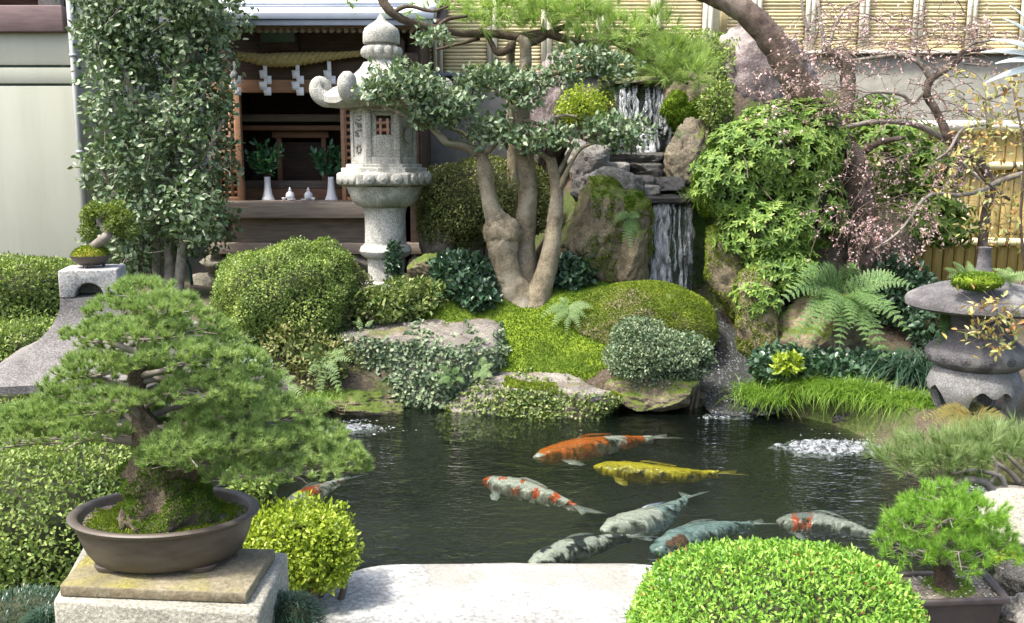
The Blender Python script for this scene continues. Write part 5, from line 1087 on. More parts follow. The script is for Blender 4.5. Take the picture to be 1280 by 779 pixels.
for pads in ([(488, 106, YT - .35, 34, 24), (512, 104, YT - .3, 32, 26), (530, 112, YT - .25, 24, 20), (464, 116, YT - .3, 18, 14)], [(545, 138, YT - .2, 32, 24), (572, 132, YT - .2, 26, 24), (525, 146, YT - .25, 18, 12)], [(600, 96, YT, 26, 16), (622, 92, YT, 22, 14), (590, 112, YT, 18, 16)], [(640, 104, YT - .05, 26, 18), (668, 104, YT - .05, 22, 16), (655, 124, YT - .1, 24, 14)],
             [(612, 158, YT, 26, 18), (636, 168, YT - .05, 22, 14), (600, 172, YT, 18, 12)], [(672, 172, YT - .15, 26, 18), (698, 172, YT - .15, 24, 16), (660, 184, YT - .12, 16, 10)], [(720, 78, YT + .1, 30, 20), (748, 76, YT + .1, 30, 18), (772, 88, YT + .1, 24, 20), (700, 96, YT, 24, 14)], [(745, 162, YT - .05, 24, 14), (768, 158, YT - .05, 24, 16), (792, 168, YT - .05, 24, 18), (770, 178, YT - .05, 22, 12)], [(548, 44, YT - .1, 16, 10), (530, 50, YT - .1, 12, 9)]):
    mb = MB(); tw = MB()
    for b in pads:
        c, r = blob(b[0], b[1], b[2], b[3] * 1.08, b[4] * .95, .22); add_foliage(mb, c, r, int(b[3] * b[4] * .46), .046, .029, rng, .3, 2.2, .30, 4, .35, .45, .6, droop=.12); twigs(tw, [c - [0, 0, r[2] * .5]] * 5, rng, r[0] * .7, .004, up=.5)
    o = build('leaf_pad', mb, M['holly'], tt); o['kind'] = 'stuff'; build('twigs', tw, M['twig'], o)['kind'] = 'stuff'

# ------------------------------------------------------------------ pine with long needles over the waterfall
YP = 7.15; rng = np.random.default_rng(521); pt = thing('pine_tree', 'light green long needled pine trained along a horizontal branch above the waterfall', 'tree', at(640, 330, YP + .25))
limb(pt, [(645, 345, YP + .3, 11), (642, 250, YP + .3, 9), (640, 170, YP + .3, 8), (638, 110, YP + .25, 7.5), (638, 70, YP + .2, 7), (640, 52, YP + .1, 7)], 'bark', 'trunk', 5)
for pts in ([(468, -30, YP - .3, 6), (478, 0, YP - .3, 6), (490, 16, YP - .3, 5.5), (512, 28, YP - .25, 5), (545, 36, YP - .2, 4.5), (580, 42, YP - .1, 4.5), (615, 42, YP, 5), (650, 46, YP, 5.5), (680, 42, YP, 5), (710, 50, YP, 5), (730, 54, YP, 4.5), (765, 52, YP, 4), (800, 58, YP + .1, 3)], [(722, 52, YP, 4), (724, 38, YP, 4), (732, 36, YP, 3)],
            [(657, 55, YP, 6), (672, 50, YP, 5), (690, 40, YP, 4), (715, 30, YP, 3)], [(640, 60, YP, 5), (622, 66, YP, 4), (612, 50, YP, 3), (600, 35, YP, 2.5)], [(545, 36, YP - .2, 3), (560, 24, YP - .2, 2.5), (585, 20, YP - .2, 2)], [(490, 16, YP - .3, 3), (510, 8, YP - .3, 2.5), (540, 14, YP - .3, 2), (560, 8, YP - .3, 1.5)], [(600, 48, YP, 2.5), (570, 56, YP, 2), (545, 62, YP, 1.5)],
            [(765, 52, YP, 3.5), (800, 70, YP, 3), (830, 88, YP, 2.5), (860, 105, YP, 2)], [(765, 52, YP, 3), (800, 45, YP + .1, 2.5), (830, 35, YP + .1, 2)]):
    limb(pt, pts, 'pine_bark', 'branch', 5, n=8)
tf = MB()
for b, n in (((620, 14, 34, 14), 46), ((650, 8, 30, 14), 40), ((680, 16, 28, 16), 36), ((600, 30, 16, 10), 14), ((712, 14, 28, 20), 46), ((745, 26, 30, 18), 50), ((775, 40, 24, 18), 38), ((735, 5, 40, 12), 30), ((800, 52, 22, 16), 30), ((820, 30, 26, 14), 30), ((842, 66, 24, 18), 36), ((865, 88, 20, 18), 34), ((838, 92, 24, 16), 34), ((812, 80, 20, 14), 24), ((880, 74, 14, 14), 16), ((560, 12, 30, 10), 12), ((505, 6, 18, 8), 8), ((430, 0, 14, 8), 6), ((660, 30, 60, 8), 30), ((740, 50, 40, 8), 18)):
    c, r = blob(b[0], b[1], YP + rng.uniform(-.15, .1), b[2], b[3], .22); P, N = blob_pts(n, c, r, rng, .2, 2, .1)
    add_tufts(tf, P, N * .5 + [0, -.1, .55] + rng.normal(size=P.shape) * .35, rng, 46, .125, .0032, .62, .04)
build('needles', tf, M['pine_light'], pt)

# ------------------------------------------------------------------ right bank evergreen with leaf rosettes
rng = np.random.default_rng(531); mb = MB(); mc = MB(); tw = MB()
pb = thing('rosette_shrub', 'big bright green shrub with rosettes of pointed leaves over the right bank rocks', 'shrub', at(960, 420, 7.0))
for b, n in (((960, 205, 7.0, 88, 72, .5), 520), ((915, 225, 6.9, 48, 50, .35), 200), ((1010, 180, 7.1, 50, 44, .4), 170), ((955, 290, 6.8, 62, 42, .35), 240), ((975, 335, 6.65, 44, 34, .25), 150), ((945, 372, 6.55, 26, 26, .18), 60), ((990, 150, 7.15, 60, 26, .4), 150), ((1005, 255, 6.95, 52, 56, .35), 170)):
    c, r = blob(*b); P, N = blob_pts(int(n * 2.3), c, r, rng, .6, 2.1, .14, 3); add_rosettes(mb, P, N + [0, -.15, .45], rng, 7, .053, .0195, .42, .25)
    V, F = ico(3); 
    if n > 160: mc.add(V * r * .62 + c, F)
    twigs(tw, [c + rng.normal(size=3) * r * .3 for _ in range(8)], rng, r[0] * .8, .006)
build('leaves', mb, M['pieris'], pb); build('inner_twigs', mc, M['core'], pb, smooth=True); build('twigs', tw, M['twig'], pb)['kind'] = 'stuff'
mb = MB(); tw = MB(); pb2 = thing('rosette_shrub', 'looser green shrub with drooping leaf rosettes between the cherry trunk and the board fence', 'shrub', at(1120, 340, 7.3))
for b, n in (((1110, 190, 7.35, 62, 44, .3), 150), ((1160, 210, 7.3, 50, 44, .3), 130), ((1165, 265, 7.2, 44, 34, .25), 100), ((1190, 285, 7.2, 36, 24, .2), 60), ((1120, 255, 7.4, 44, 50, .3), 90), ((1075, 160, 7.6, 40, 24, .3), 40), ((1090, 135, 7.8, 30, 18, .2), 30)):
    c, r = blob(*b); P, N = blob_pts(int(n * 1.5), c, r, rng, .35, 2.1, .16, 3); add_rosettes(mb, P, N + [0, -.2, .4], rng, 7, .072, .024, .35, .28); twigs(tw, [c + rng.normal(size=3) * r * .3 for _ in range(8)], rng, r[0] * .8, .006)
build('leaves', mb, M['pieris'], pb2); build('twigs', tw, M['twig'], pb2)['kind'] = 'stuff'

# ------------------------------------------------------------------ weeping cherry: leaning trunk, stump, budding limbs
rng = np.random.default_rng(541); YQ = 7.05
lt = thing('leaning_tree', 'thick brown tree trunk leaning from the top left down into the right bank', 'tree', at(1072, 345, YQ))
limb(lt, [(1074, 350, YQ, 20), (1076, 300, YQ, 19), (1074, 250, YQ, 18), (1066, 208, YQ, 17.5), (1042, 168, YQ, 18), (1015, 130, YQ, 18), (990, 92, YQ, 17.5), (966, 52, YQ, 17), (935, 18, YQ, 15), (900, -2, YQ, 13), (860, -18, YQ, 12), (800, -40, YQ, 10)], 'cherry_bark', 'trunk', 7, .05, 20)
for pts in ([(1066, 205, YQ, 6), (1080, 190, YQ, 5), (1100, 178, YQ - .1, 4), (1130, 172, YQ - .1, 3)],): limb(lt, pts, 'cherry_bark', 'branch', 5, n=8)
st = thing('cut_trunk', 'upright brown tree stump with a cut limb against the grey wall behind the leaning trunk', 'tree', at(1058, 250, 7.75))
limb(st, [(1060, 260, 7.75, 11), (1058, 150, 7.75, 9.5), (1060, 110, 7.75, 9), (1058, 85, 7.75, 10), (1052, 70, 7.75, 10), (1045, 62, 7.75, 7)], 'cherry_bark', 'trunk', 6, .06)
limb(st, [(1054, 78, 7.75, 8), (1042, 70, 7.72, 7.5), (1032, 66, 7.7, 7)], 'cherry_bark', 'branch', 4)
for pts in ([(1030, 68, 7.7, 3), (1028, 40, 7.7, 2.5), (1022, 0, 7.7, 2)], [(1035, 64, 7.7, 2.5), (1045, 30, 7.7, 2), (1060, 8, 7.7, 1.5), (1080, 0, 7.7, 1.2)], [(1010, 40, 7.6, 2), (1005, 20, 7.6, 2), (1000, -10, 7.6, 1.5)]): limb(st, pts, 'grey_twig', 'branch', 4, n=7)
YK = 6.7
ck = thing('weeping_cherry', 'weeping cherry with grey angular limbs and pink buds in front of the grey wall', 'tree', at(1226, 350, YK + .2))
limbs = [[(1224, 365, YK + .3, 9), (1227, 320, YK + .3, 8), (1232, 270, YK + .3, 8), (1238, 235, YK + .25, 8), (1228, 205, YK + .2, 8), (1205, 188, YK + .1, 8), (1186, 172, YK, 7.5), (1178, 155, YK, 7), (1168, 135, YK, 6.5), (1158, 118, YK, 7), (1163, 100, YK, 6.5), (1180, 88, YK, 6), (1196, 76, YK, 5.5), (1206, 64, YK, 5), (1228, 62, YK, 4), (1260, 66, YK, 3)],
         [(1163, 98, YK, 5), (1152, 82, YK, 4.5), (1138, 72, YK, 4), (1122, 69, YK, 3.5), (1095, 72, YK, 3), (1070, 75, YK, 2.5)], [(1158, 112, YK, 4), (1148, 122, YK, 3.5), (1139, 130, YK, 3), (1130, 120, YK, 3), (1112, 116, YK, 3), (1090, 116, YK, 2.5), (1070, 126, YK, 2), (1052, 136, YK, 1.5)], [(1204, 66, YK, 4), (1215, 55, YK, 3), (1240, 50, YK, 2)],
         [(1150, 78, YK, 2.5), (1145, 60, YK, 2), (1138, 45, YK, 1.5)], [(1240, 232, YK + .2, 5), (1226, 238, YK, 4), (1200, 244, YK - .1, 3.5), (1170, 242, YK - .15, 3.2), (1152, 252, YK - .2, 3), (1136, 275, YK - .25, 2.5), (1118, 295, YK - .3, 2), (1092, 312, YK - .3, 1.5)], [(1240, 155, YK, 3), (1215, 158, YK - .1, 2.8), (1200, 165, YK - .15, 2.6), (1186, 188, YK - .2, 2.4), (1170, 200, YK - .2, 2)], [(1190, 190, YK - .2, 2.2), (1206, 206, YK - .2, 2), (1225, 225, YK - .2, 2)],
         [(1238, 160, YK, 6), (1236, 140, YK, 6), (1232, 125, YK, 4), (1250, 118, YK, 3), (1275, 100, YK, 2.5)], [(1205, 190, YK + .1, 6), (1150, 158, YK + .1, 5), (1100, 152, YK, 4.5), (1060, 158, YK, 4)], [(1240, 232, YK + .2, 6), (1262, 222, YK + .1, 5), (1290, 214, YK + .1, 4)], [(1172, 140, YK, 2), (1200, 138, YK, 1.6), (1225, 150, YK, 1.2)], [(1205, 80, YK, 2), (1235, 82, YK, 1.5)]]
for l in limbs: limb(ck, l, 'grey_twig' if l[0][3] < 6.5 else 'cherry_bark', 'limb', 5, .04, 9)
tw = MB(); bd = MB()
def weep(px, py, Y, L, drop, rng, pl=.25, nb=10):
    b = at(px, py, Y); d = np.array([rng.normal() * .8, rng.normal() * .4, rng.uniform(-.1, .6)]); P = [b]
    for k in range(5):
        d = d + np.array([rng.normal() * .22, rng.normal() * .15, -drop]); d = d / np.linalg.norm(d); P.append(P[-1] + d * L / 5)
    P = smooth_path(P, 3); tw.tube(P, np.linspace(.0035, .0013, len(P)), 3, False)
    k = rng.integers(3, len(P), nb); q = P[k]; D = rng.normal(size=(nb, 3)) * .5 + [0, -.2, -.5]
    add_leaves(bd, q + rng.normal(size=(nb, 3)) * .008, D, rng.normal(size=(nb, 3)), rng.uniform(.014, .028, nb), .012, .25)
    add_leaves(bd, q + rng.normal(size=(nb, 3)) * .010, D + rng.normal(size=(nb, 3)) * .6, rng.normal(size=(nb, 3)), rng.uniform(.015, .028, nb), .013, .25)
for reg, n, L, drop, nb in (((1000, 1215, 12, 80), 135, .36, .14, 5), ((1030, 1220, 80, 160), 85, .32, .22, 4), ((1000, 1060, 60, 140), 40, .3, .2, 4), ((1040, 1150, 170, 270), 64, .42, .35, 4), ((1075, 1165, 245, 295), 40, .34, .45, 8), ((1020, 1060, 255, 285), 16, .28, .4, 8), ((1170, 1215, 170, 235), 34, .25, .4, 8), ((1080, 1140, 270, 300), 16, .24, .5, 10), ((1150, 1250, 30, 60), 40, .3, .1, 5), ((940, 1010, 80, 170), 30, .3, .3, 5)):
    for _ in range(n): weep(rng.uniform(reg[0], reg[1]), rng.uniform(reg[2], reg[3]), YK + rng.uniform(-.35, .25), L * rng.uniform(.6, 1.3), drop, rng, nb=nb)
build('twigs', tw, M['twig'], ck); build('buds', bd, M['bud'], ck)
# nandina with reddish leaves at the right edge
rng = np.random.default_rng(551); nd = thing('nandina_shrub', 'sparse shrub with orange and yellow leaves at the right edge by the round lantern', 'shrub', at(1270, 360, 5.6)); mb = MB(); tw = MB()
for k in range(62):
    px, py = (rng.uniform(1205, 1330), rng.uniform(90, 300)) if k < 44 else (rng.uniform(1225, 1310), rng.uniform(370, 440)) if k < 54 else (rng.uniform(1180, 1235), rng.uniform(150, 240)); Y = 5.4 + rng.uniform(-.3, .3) if py < 340 else 4.45; c = at(px, py, Y)
    P = c + rng.normal(size=(15, 3)) * [.06, .05, .035]; add_leaves(mb, P, rng.normal(size=P.shape) + [0, 0, -.1], rng.normal(size=P.shape) * .5 + [0, -.3, 1], rng.uniform(.03, .055, 15), .017, .1, .15)
    for q in P[::2]: tw.tube([c - [0, 0, .02], q], [.002, .001], 3, False)
for px in (1276, 1292, 1310):
    P, R = px_path([(px + 10, 380, 5.5, 1.8), (px, 280, 5.45, 1.6), (px + 4, 190, 5.4, 1.4), (px - 10, 110, 5.4, 1)], 5); tw.tube(P, R, 6)
for pts in ([(1262, 250, 5.45, 2), (1230, 225, 5.4, 1.6), (1205, 190, 5.35, 1)], [(1285, 330, 5.4, 2), (1262, 390, 4.7, 1.8), (1245, 405, 4.5, 1.4), (1235, 425, 4.45, 1)]): P, R = px_path(pts, 5); tw.tube(P, R, 5)
build('leaves', mb, M['nandina'], nd); build('stems', tw, M['twig'], nd)
# yucca: pale sword leaves entering from the right edge
yc = thing('yucca', 'pale sword leaved plant reaching in from the right edge below the bamboo cladding', 'plant', at(1330, 140, 5.2))
P, R = px_path([(1345, 560, 5.2, 12), (1345, 300, 5.2, 11), (1335, 95, 5.2, 10)], 5); build('trunk', MB().tube(P, R, 12), M['pine_bark'], yc, smooth=True)
for e in ((1254, 24), (1238, 50), (1226, 66), (1232, 104), (1262, 8), (1244, 80), (1420, 20), (1440, 80), (1380, -20), (1310, -10)):
    a, b = at(1332, 84, 5.2), at(e[0], e[1], 5.05); mb = MB(); L = np.linalg.norm(b - a); mid = (a + b) / 2 + [0, 0, L * .12]; tts = np.linspace(0, 1, 12)[:, None]; p = a * (1 - tts) ** 2 + 2 * mid * tts * (1 - tts) + b * tts ** 2
    tg = nrm(np.gradient(p, axis=0)); sd = nrm(np.cross(tg, [0, -.8, .6])); w = .019 * np.minimum(1, 3 * (1 - tts)) + .001; nn = np.cross(sd, tg)
    Vv = np.stack([p - sd * w + nn * .006, p, p + sd * w + nn * .006], 1).reshape(-1, 3); F = np.array([[3 * k_ + a_, 3 * k_ + a_ + 1, 3 * k_ + a_ + 4, 3 * k_ + a_ + 3] for k_ in range(11) for a_ in (0, 1)]); build('sword_leaf', mb.add(Vv, F), M['yucca'], yc, smooth=True, solid=.003)

# tall evergreens standing beyond the bamboo wall: their dark reflection is what the pond shows
rng = np.random.default_rng(701); mb = MB(); mc = MB()
for k, x in enumerate(np.linspace(-9, 10, 13)):
    c = np.array([x + rng.uniform(-.4, .4), 13.2 + rng.uniform(-.5, .9), 4.4 + rng.uniform(-.4, .6)]); r = np.array([1.2, 1.0, 2.4]) * rng.uniform(.85, 1.15)
    add_foliage(mb, c, r, 1500, .17, .09, rng, .6, 2, .16, 3, .5, .1, .8); mc.tube([(c[0], c[1], -.1), (c[0], c[1], 3)], [.16, .11], 8)
    V, F = ico(2); mc.add(V * r * .6 + c, F)
tl_ = tag(build('treeline', mb, M['dark_leaf']), 'dark evergreen trees beyond the bamboo clad wall', 'trees', None, 'stuff'); build('trunks_and_limbs', mc, M['core'], tl_, smooth=True)['kind'] = 'stuff'

# ------------------------------------------------------------------ low pine branch over the water, right
rng = np.random.default_rng(561); YB2 = 4.25; lp = thing('low_pine', 'low spreading grey green pine on the right bank with bare twisted branches', 'tree', at(1330, 640, YB2))
for pts in ([(1340, 640, YB2, 9), (1290, 618, YB2, 7), (1258, 612, YB2, 6), (1244, 614, YB2, 5.5), (1228, 602, YB2, 5), (1208, 600, YB2, 4.5), (1192, 606, YB2, 4), (1165, 604, YB2, 3), (1130, 590, YB2, 2.5)], [(1258, 612, YB2, 4), (1250, 596, YB2, 3.5), (1232, 590, YB2, 3), (1215, 588, YB2, 2.5), (1190, 592, YB2, 2)], [(1275, 604, YB2 + .1, 4), (1262, 590, YB2 + .1, 3), (1244, 578, YB2 + .1, 2.5)], [(1238, 606, YB2, 3), (1246, 585, YB2, 2.5), (1240, 570, YB2, 2)], [(1290, 600, YB2, 3), (1270, 580, YB2, 2.5), (1255, 566, YB2, 2)]):
    limb(lp, pts, 'grey_twig', 'branch', 5, .08, 9)
tf = MB()
for b, n in (((1115, 576, 20, 14), 26), ((1145, 572, 26, 18), 44), ((1175, 568, 30, 20), 56), ((1160, 590, 30, 12), 26), ((1208, 560, 30, 18), 56), ((1240, 556, 30, 18), 52), ((1272, 556, 24, 20), 44), ((1200, 585, 26, 12), 24), ((1300, 570, 24, 26), 30)):
    c, r = blob(b[0], b[1], YB2 + rng.uniform(-.1, .12), b[2], b[3], .16); P, N = blob_pts(n, c, r, rng, .2, 2, .1); add_tufts(tf, P, N * .35 + [-.25, -.15, .7] + rng.normal(size=P.shape) * .3, rng, 44, .085, .0022, .55, .03)
build('needles', tf, M['pine_grey'], lp)

# ------------------------------------------------------------------ potted pine in the left foreground
YO = 2.25; rng = np.random.default_rng(601); q = ps(640, YO); pc = at(206, 636, YO); zr = pc[2]
sy = .74; zbot = float(at(206, 724, YO - sy * 88 * q)[2]); hp = zr - zbot
pot = thing('bonsai_pot', 'wide oval brown stoneware pot with a thick rim on the wooden board', 'pot', (pc[0], YO, zbot), None)
prof = [(80, .02), (86, .022), (90, .04), (97, .22), (103, .48), (107, .72), (108.5, .845), (112, .86), (115.5, .90), (116.5, .955), (114, .995), (109, 1.0), (105, .985), (103, .93), (100, .80), (96, .74)]
build('pot_body', MB().lathe([(r * q, zbot + .012 + t_ * (hp - .012)) for r, t_ in prof], (pc[0], YO, 0), 72, 1, sy), M['pot'], pot, autosmooth=50)
for a in (45, 135, 225, 315):
    ca, sa = math.cos(math.radians(a)), math.sin(math.radians(a))
    build('pot_foot', MB().lathe([(.030, zbot), (.036, zbot + .016)], (pc[0] + ca * 74 * q, YO + sa * 74 * q * sy, 0), 16, 1.3, .8), M['pot'], pot, bevel=.002)
zs = zr - .022
V = []; 
for k, r in enumerate((1, .8, .6, .4, .2, .02)):
    for a in np.linspace(0, 2 * math.pi, 48, endpoint=False): V.append([pc[0] + 100 * q * r * math.cos(a), YO + 100 * q * r * math.sin(a) * sy, zs + .020 * (1 - r) + .004 * math.sin(a * 5 + k)])
i, j = np.meshgrid(np.arange(5), np.arange(48), indexing='ij'); i = i.ravel(); j = j.ravel(); k = (j + 1) % 48
mb = MB().add(np.array(V), np.stack([i * 48 + j, i * 48 + k, (i + 1) * 48 + k, (i + 1) * 48 + j], 1)); Vs, Fs = mb.bake()
so_ = build('soil', mb, M['soil'], pot, smooth=True)
mb = MB(); tuft_cover(mb, Vs, Fs, 16000, rng, lambda c, n: (((c[:, 0] - pc[0]) / (88 * q)) ** 2 + ((c[:, 1] - YO) / (88 * q * sy)) ** 2 < 1) * (np.sin(c[:, 0] * 31) * np.sin(c[:, 1] * 37 + 1) < .55), .009, .004); build('moss_tufts', mb, M['moss_gold'], pot)
bt = thing('potted_pine', 'broad pine bonsai with a massive mossy trunk and layered needle pads in the oval pot', 'bonsai', (pc[0], YO, zs))
P, R = px_path([(212, 646, YO, 60), (212, 632, YO, 54), (208, 612, YO, 47), (206, 592, YO, 44), (204, 572, YO, 40), (196, 555, YO, 30), (186, 540, YO, 20), (180, 522, YO, 13), (174, 500, YO, 10.5), (170, 480, YO, 10), (172, 462, YO, 9), (178, 440, YO, 8), (182, 415, YO, 6), (178, 390, YO, 4), (176, 370, YO, 2.5)], 5)
m2 = MB().tube(P, R, 40); V = np.concatenate(m2.v); ax = np.stack([np.interp(V[:, 2], P[::-1][np.argsort(P[::-1][:, 2]), 2], P[::-1][np.argsort(P[::-1][:, 2]), k]) for k in range(3)], 1)
d = V - ax; rr = np.linalg.norm(d, axis=1); V = V + nrm(d) * (np.clip(rr, 0, .1) * (.32 * fbm(V, 16, 4, 3) + .12 * np.abs(fbm(V, 40, 9, 2))))[:, None]; m2.v = [V]; Fk = m2.f
mtrunk = stone_mat('old_bonsai_bark', (.055, .042, .028), (.20, .16, .105), 14, .5, ((.05, .085, .012), (.12, .16, .025)), .10, 1.0, .9, (.05, .04, .03))
bark_o = build('trunk', m2, mtrunk, bt, smooth=True)
mb = MB(); tuft_cover(mb, V, Fk, 17000, rng, lambda c, n: (c[:, 2] < P[25, 2]) * (np.sin(c[:, 0] * 47 + 2) * np.sin(c[:, 2] * 42) + .5 * n[:, 2] > -.05), .008, .004); build('trunk_moss', mb, M['moss_tuft'], bt)
for k in range(7):
    a = rng.uniform(0, 6.28); rl = [.045, .11, .15]; pts = [np.array([pc[0] + r * math.cos(a + .3 * j_) * 1.0, YO + r * math.sin(a + .3 * j_) * .75, zs + (.075, .035, .006)[j_]]) for j_, r in enumerate(rl)]
    build('surface_root', MB().tube(smooth_path(pts, 5), np.linspace(.020, .006, 11), 8), mtrunk, bt, smooth=True)
pads = [(178, 366, .02, 40, 17), (208, 386, -.06, 46, 20), (150, 392, .04, 44, 20), (235, 408, .05, 44, 20), (120, 420, .0, 40, 20), (180, 418, -.10, 56, 22), (262, 428, .06, 42, 20), (290, 455, .0, 44, 22), (225, 448, -.12, 60, 22), (118, 462, -.06, 46, 24), (165, 470, .12, 50, 22), (92, 490, .03, 40, 22), (312, 478, .08, 40, 20), (262, 488, -.10, 60, 24), (140, 505, -.12, 48, 20),
        (30, 528, .06, 50, 24), (75, 522, .0, 54, 26), (110, 540, -.06, 46, 22), (20, 548, .0, 40, 16), (130, 520, .08, 40, 20), (215, 520, .10, 50, 20), (300, 516, -.04, 62, 24), (352, 522, .06, 54, 22), (232, 560, -.13, 56, 22), (300, 556, -.10, 56, 26), (350, 560, -.04, 56, 26), (395, 548, .06, 44, 22), (415, 574, .0, 44, 24), (372, 588, -.06, 52, 18), (300, 594, -.12, 40, 18), (435, 585, .02, 26, 16), (270, 532, -.02, 50, 22), (215, 575, -.14, 40, 16), (250, 578, -.12, 40, 18), (160, 430, .1, 60, 26), (230, 470, .12, 60, 26), (280, 500, .12, 60, 24)]
for k, (px, py, dy, rx, ry) in enumerate(pads):
    c, r = blob(px, py, YO + dy, rx * .98, ry * .84, rx * q * .8); tf = MB(); n = int(rx * ry * .148)
    P1, N1 = blob_pts(n, c, r, rng, .55, 2.1, .16, 3, -.35); add_tufts(tf, P1, N1 * .55 + [0, -.08, .75] + rng.normal(size=P1.shape) * .25, rng, 62, .0190, .0014, 1.15, .010, True)
    o = build('needle_pad', tf, M['pine'], bt)
    tb = at(np.interp(py, [370, 450, 520, 560], [177, 175, 180, 200]), min(py + 22, 558), YO); e = c - [0, 0, r[2] * .35]; mid = (tb + e) / 2 + [0, 0, .012] + rng.normal(size=3) * .012
    m3 = MB().tube(smooth_path([tb, mid, e], 6), np.linspace(.0085, .003, 13) * (1 + .2 * rng.random(13)), 7)
    for _ in range(9):
        e2 = c + rng.normal(size=3) * r * [.5, .5, .25] - [0, 0, r[2] * .2]; m3.tube([e - (e - tb) * rng.uniform(0, .35), (e + e2) / 2, e2], [.003, .0022, .0012], 4, False)
    build('branch', m3, M['grey_twig'], o, smooth=True)
# wooden board and stone pedestal
zb = zbot
def quad(cs, z): return np.array([on_z(px, py, z)[:2] for px, py in cs])
Q = quad([(74, 732), (308, 741), (344, 686), (118, 680)], zb)
bd_ = build('wooden_board', MB().prism(Q, zb - .028, zb), M['board'], bevel=.004); tag(bd_, 'thick weathered wooden board under the oval pot on the stone pedestal', 'board')
zp = zb - .030; Q = quad([(66, 751), (323, 768), (360, 690), (104, 682)], zp)
c = Q.mean(0); mb = MB(); mb.prism(c + (Q - c) * 1.0, zp - .34, zp)
tag(build('stone_pedestal', mb, M['pedestal'], bevel=.008), 'square pale stone pedestal at the lower left carrying the potted pine', 'pedestal')

# ------------------------------------------------------------------ small bonsai on the flared lantern
YB = 4.2; rng = np.random.default_rng(611); zt3 = bz(334); c0 = np.array([cx3 - .005, YB, zt3]); q = ps(330, YB)
sp_ = thing('bonsai_dish', 'shallow brown dish on small feet on top of the flared lantern', 'pot', c0)
build('dish', MB().lathe([(.01, 3 * q), (13 * q, 3 * q), (20 * q, 8 * q), (24 * q, 14 * q), (24.5 * q, 15 * q), (22 * q, 15 * q), (20 * q, 12 * q), (.01, 12 * q)], c0, 36), M['pot'], sp_, autosmooth=50)
for a in (30, 150, 270): build('foot', MB().lathe([(1.6 * q, 0), (2.4 * q, 4.5 * q)], c0 + [14 * q * math.cos(math.radians(a)), 14 * q * math.sin(math.radians(a)), 0], 10), M['pot'], sp_)
V, F = ico(3); V = V.copy(); V[:, 2] = np.maximum(V[:, 2], -.15); Vm = V * [22 * q, 22 * q, 14 * q] + c0 + [0, 0, 13 * q]
build('moss_mound', MB().add(Vm, [F]), M['moss_yellow'], sp_, smooth=True); mb = MB(); tuft_cover(mb, Vm, [F], 2500, rng, lambda c, n: n[:, 2] > 0, .010, .005); build('moss_tufts', mb, M['moss_gold'], sp_)
sb = thing('small_bonsai', 'small rounded bonsai with a crooked trunk in the shallow dish', 'bonsai', c0 + [0, 0, 25 * q])
P, R = px_path([(118, 308, YB, 6), (128, 300, YB - .03, 6), (136, 292, YB - .03, 5), (130, 284, YB, 4), (124, 276, YB, 4), (130, 266, YB, 3)], 6); build('trunk', MB().tube(P, R * (1 + .2 * fbm(P, 30, 3, 2)), 10), M['grey_twig'], sb, smooth=True)
for k, (px, py, rx, ry) in enumerate(((132, 264, 22, 9), (115, 272, 14, 14), (150, 272, 14, 10), (157, 288, 16, 11), (112, 288, 10, 12), (145, 258, 12, 7), (118, 262, 12, 8), (140, 282, 10, 8))):
    c, r = blob(px, py, YB + rng.uniform(-.05, .05), rx, ry); mb = MB(); add_foliage(mb, c, r, int(rx * ry * 4.2), .016, .007, rng, .5, 2, .15, 3, .6, .4, .6, round_=False); o = build('leaf_pad', mb, M['mini'], sb); o['kind'] = 'stuff'; 
    build('twig', MB().tube([at(128, 282, YB), (at(128, 282, YB) + c) / 2 + [0, 0, .01], c], [.007, .005, .003], 6), M['grey_twig'], o)

# ------------------------------------------------------------------ potted pine at the right
YR2 = 2.72; rng = np.random.default_rng(621); q = ps(730, YR2); zrim = float(at(1186, 733, YR2)[2])
rp_ = thing('square_pot', 'rectangular dark stoneware pot with a flat rim at the lower right', 'pot', (at(1186, 733, YR2)[0], YR2, zrim - .13))
Q = np.array([on_z(px, py, zrim)[:2] for px, py in ((1140, 752), (1264, 748), (1232, 711), (1114, 715))]); cQ = Q.mean(0)
def loops(seq):
    mb = MB(); V = np.concatenate([np.c_[cQ + (Q - cQ) * s_, np.full(4, z)] for s_, z in seq]); m = len(seq)
    F = [[i * 4 + j, i * 4 + (j + 1) % 4, (i + 1) * 4 + (j + 1) % 4, (i + 1) * 4 + j] for i in range(m - 1) for j in range(4)]
    return mb.add(V, [np.array(F), np.array([[3, 2, 1, 0]])])
build('pot_body', loops([(.80, zrim - .115), (.90, zrim - .022), (1.0, zrim - .020), (1.0, zrim), (.83, zrim), (.82, zrim - .03)]), M['pot_dark'], rp_, bevel=.004)
for k in range(4):
    a = cQ + (Q[k] - cQ) * .72; build('pot_foot', MB().span((a[0] - .022, a[1] - .022, zrim - .130), (a[0] + .022, a[1] + .022, zrim - .1145)), M['pot_dark'], rp_, bevel=.003)
V = []; n = 14
for a in np.linspace(0, 1, n):
    for b in np.linspace(0, 1, n):
        p = (cQ + (Q - cQ) * .825); w = p[0] * (1 - a) * (1 - b) + p[1] * a * (1 - b) + p[2] * a * b + p[3] * (1 - a) * b; V.append([*w, zrim - .014 + .018 * math.sin(a * 3.14) * math.sin(b * 3.14) + rng.uniform(0, .003)])
i, j = np.meshgrid(np.arange(n - 1), np.arange(n - 1), indexing='ij'); i = i.ravel(); j = j.ravel(); mb = MB().add(np.array(V), np.stack([i * n + j, i * n + j + 1, (i + 1) * n + j + 1, (i + 1) * n + j], 1)); Vs, Fs = mb.bake(); build('soil', mb, M['soil'], rp_, smooth=True)
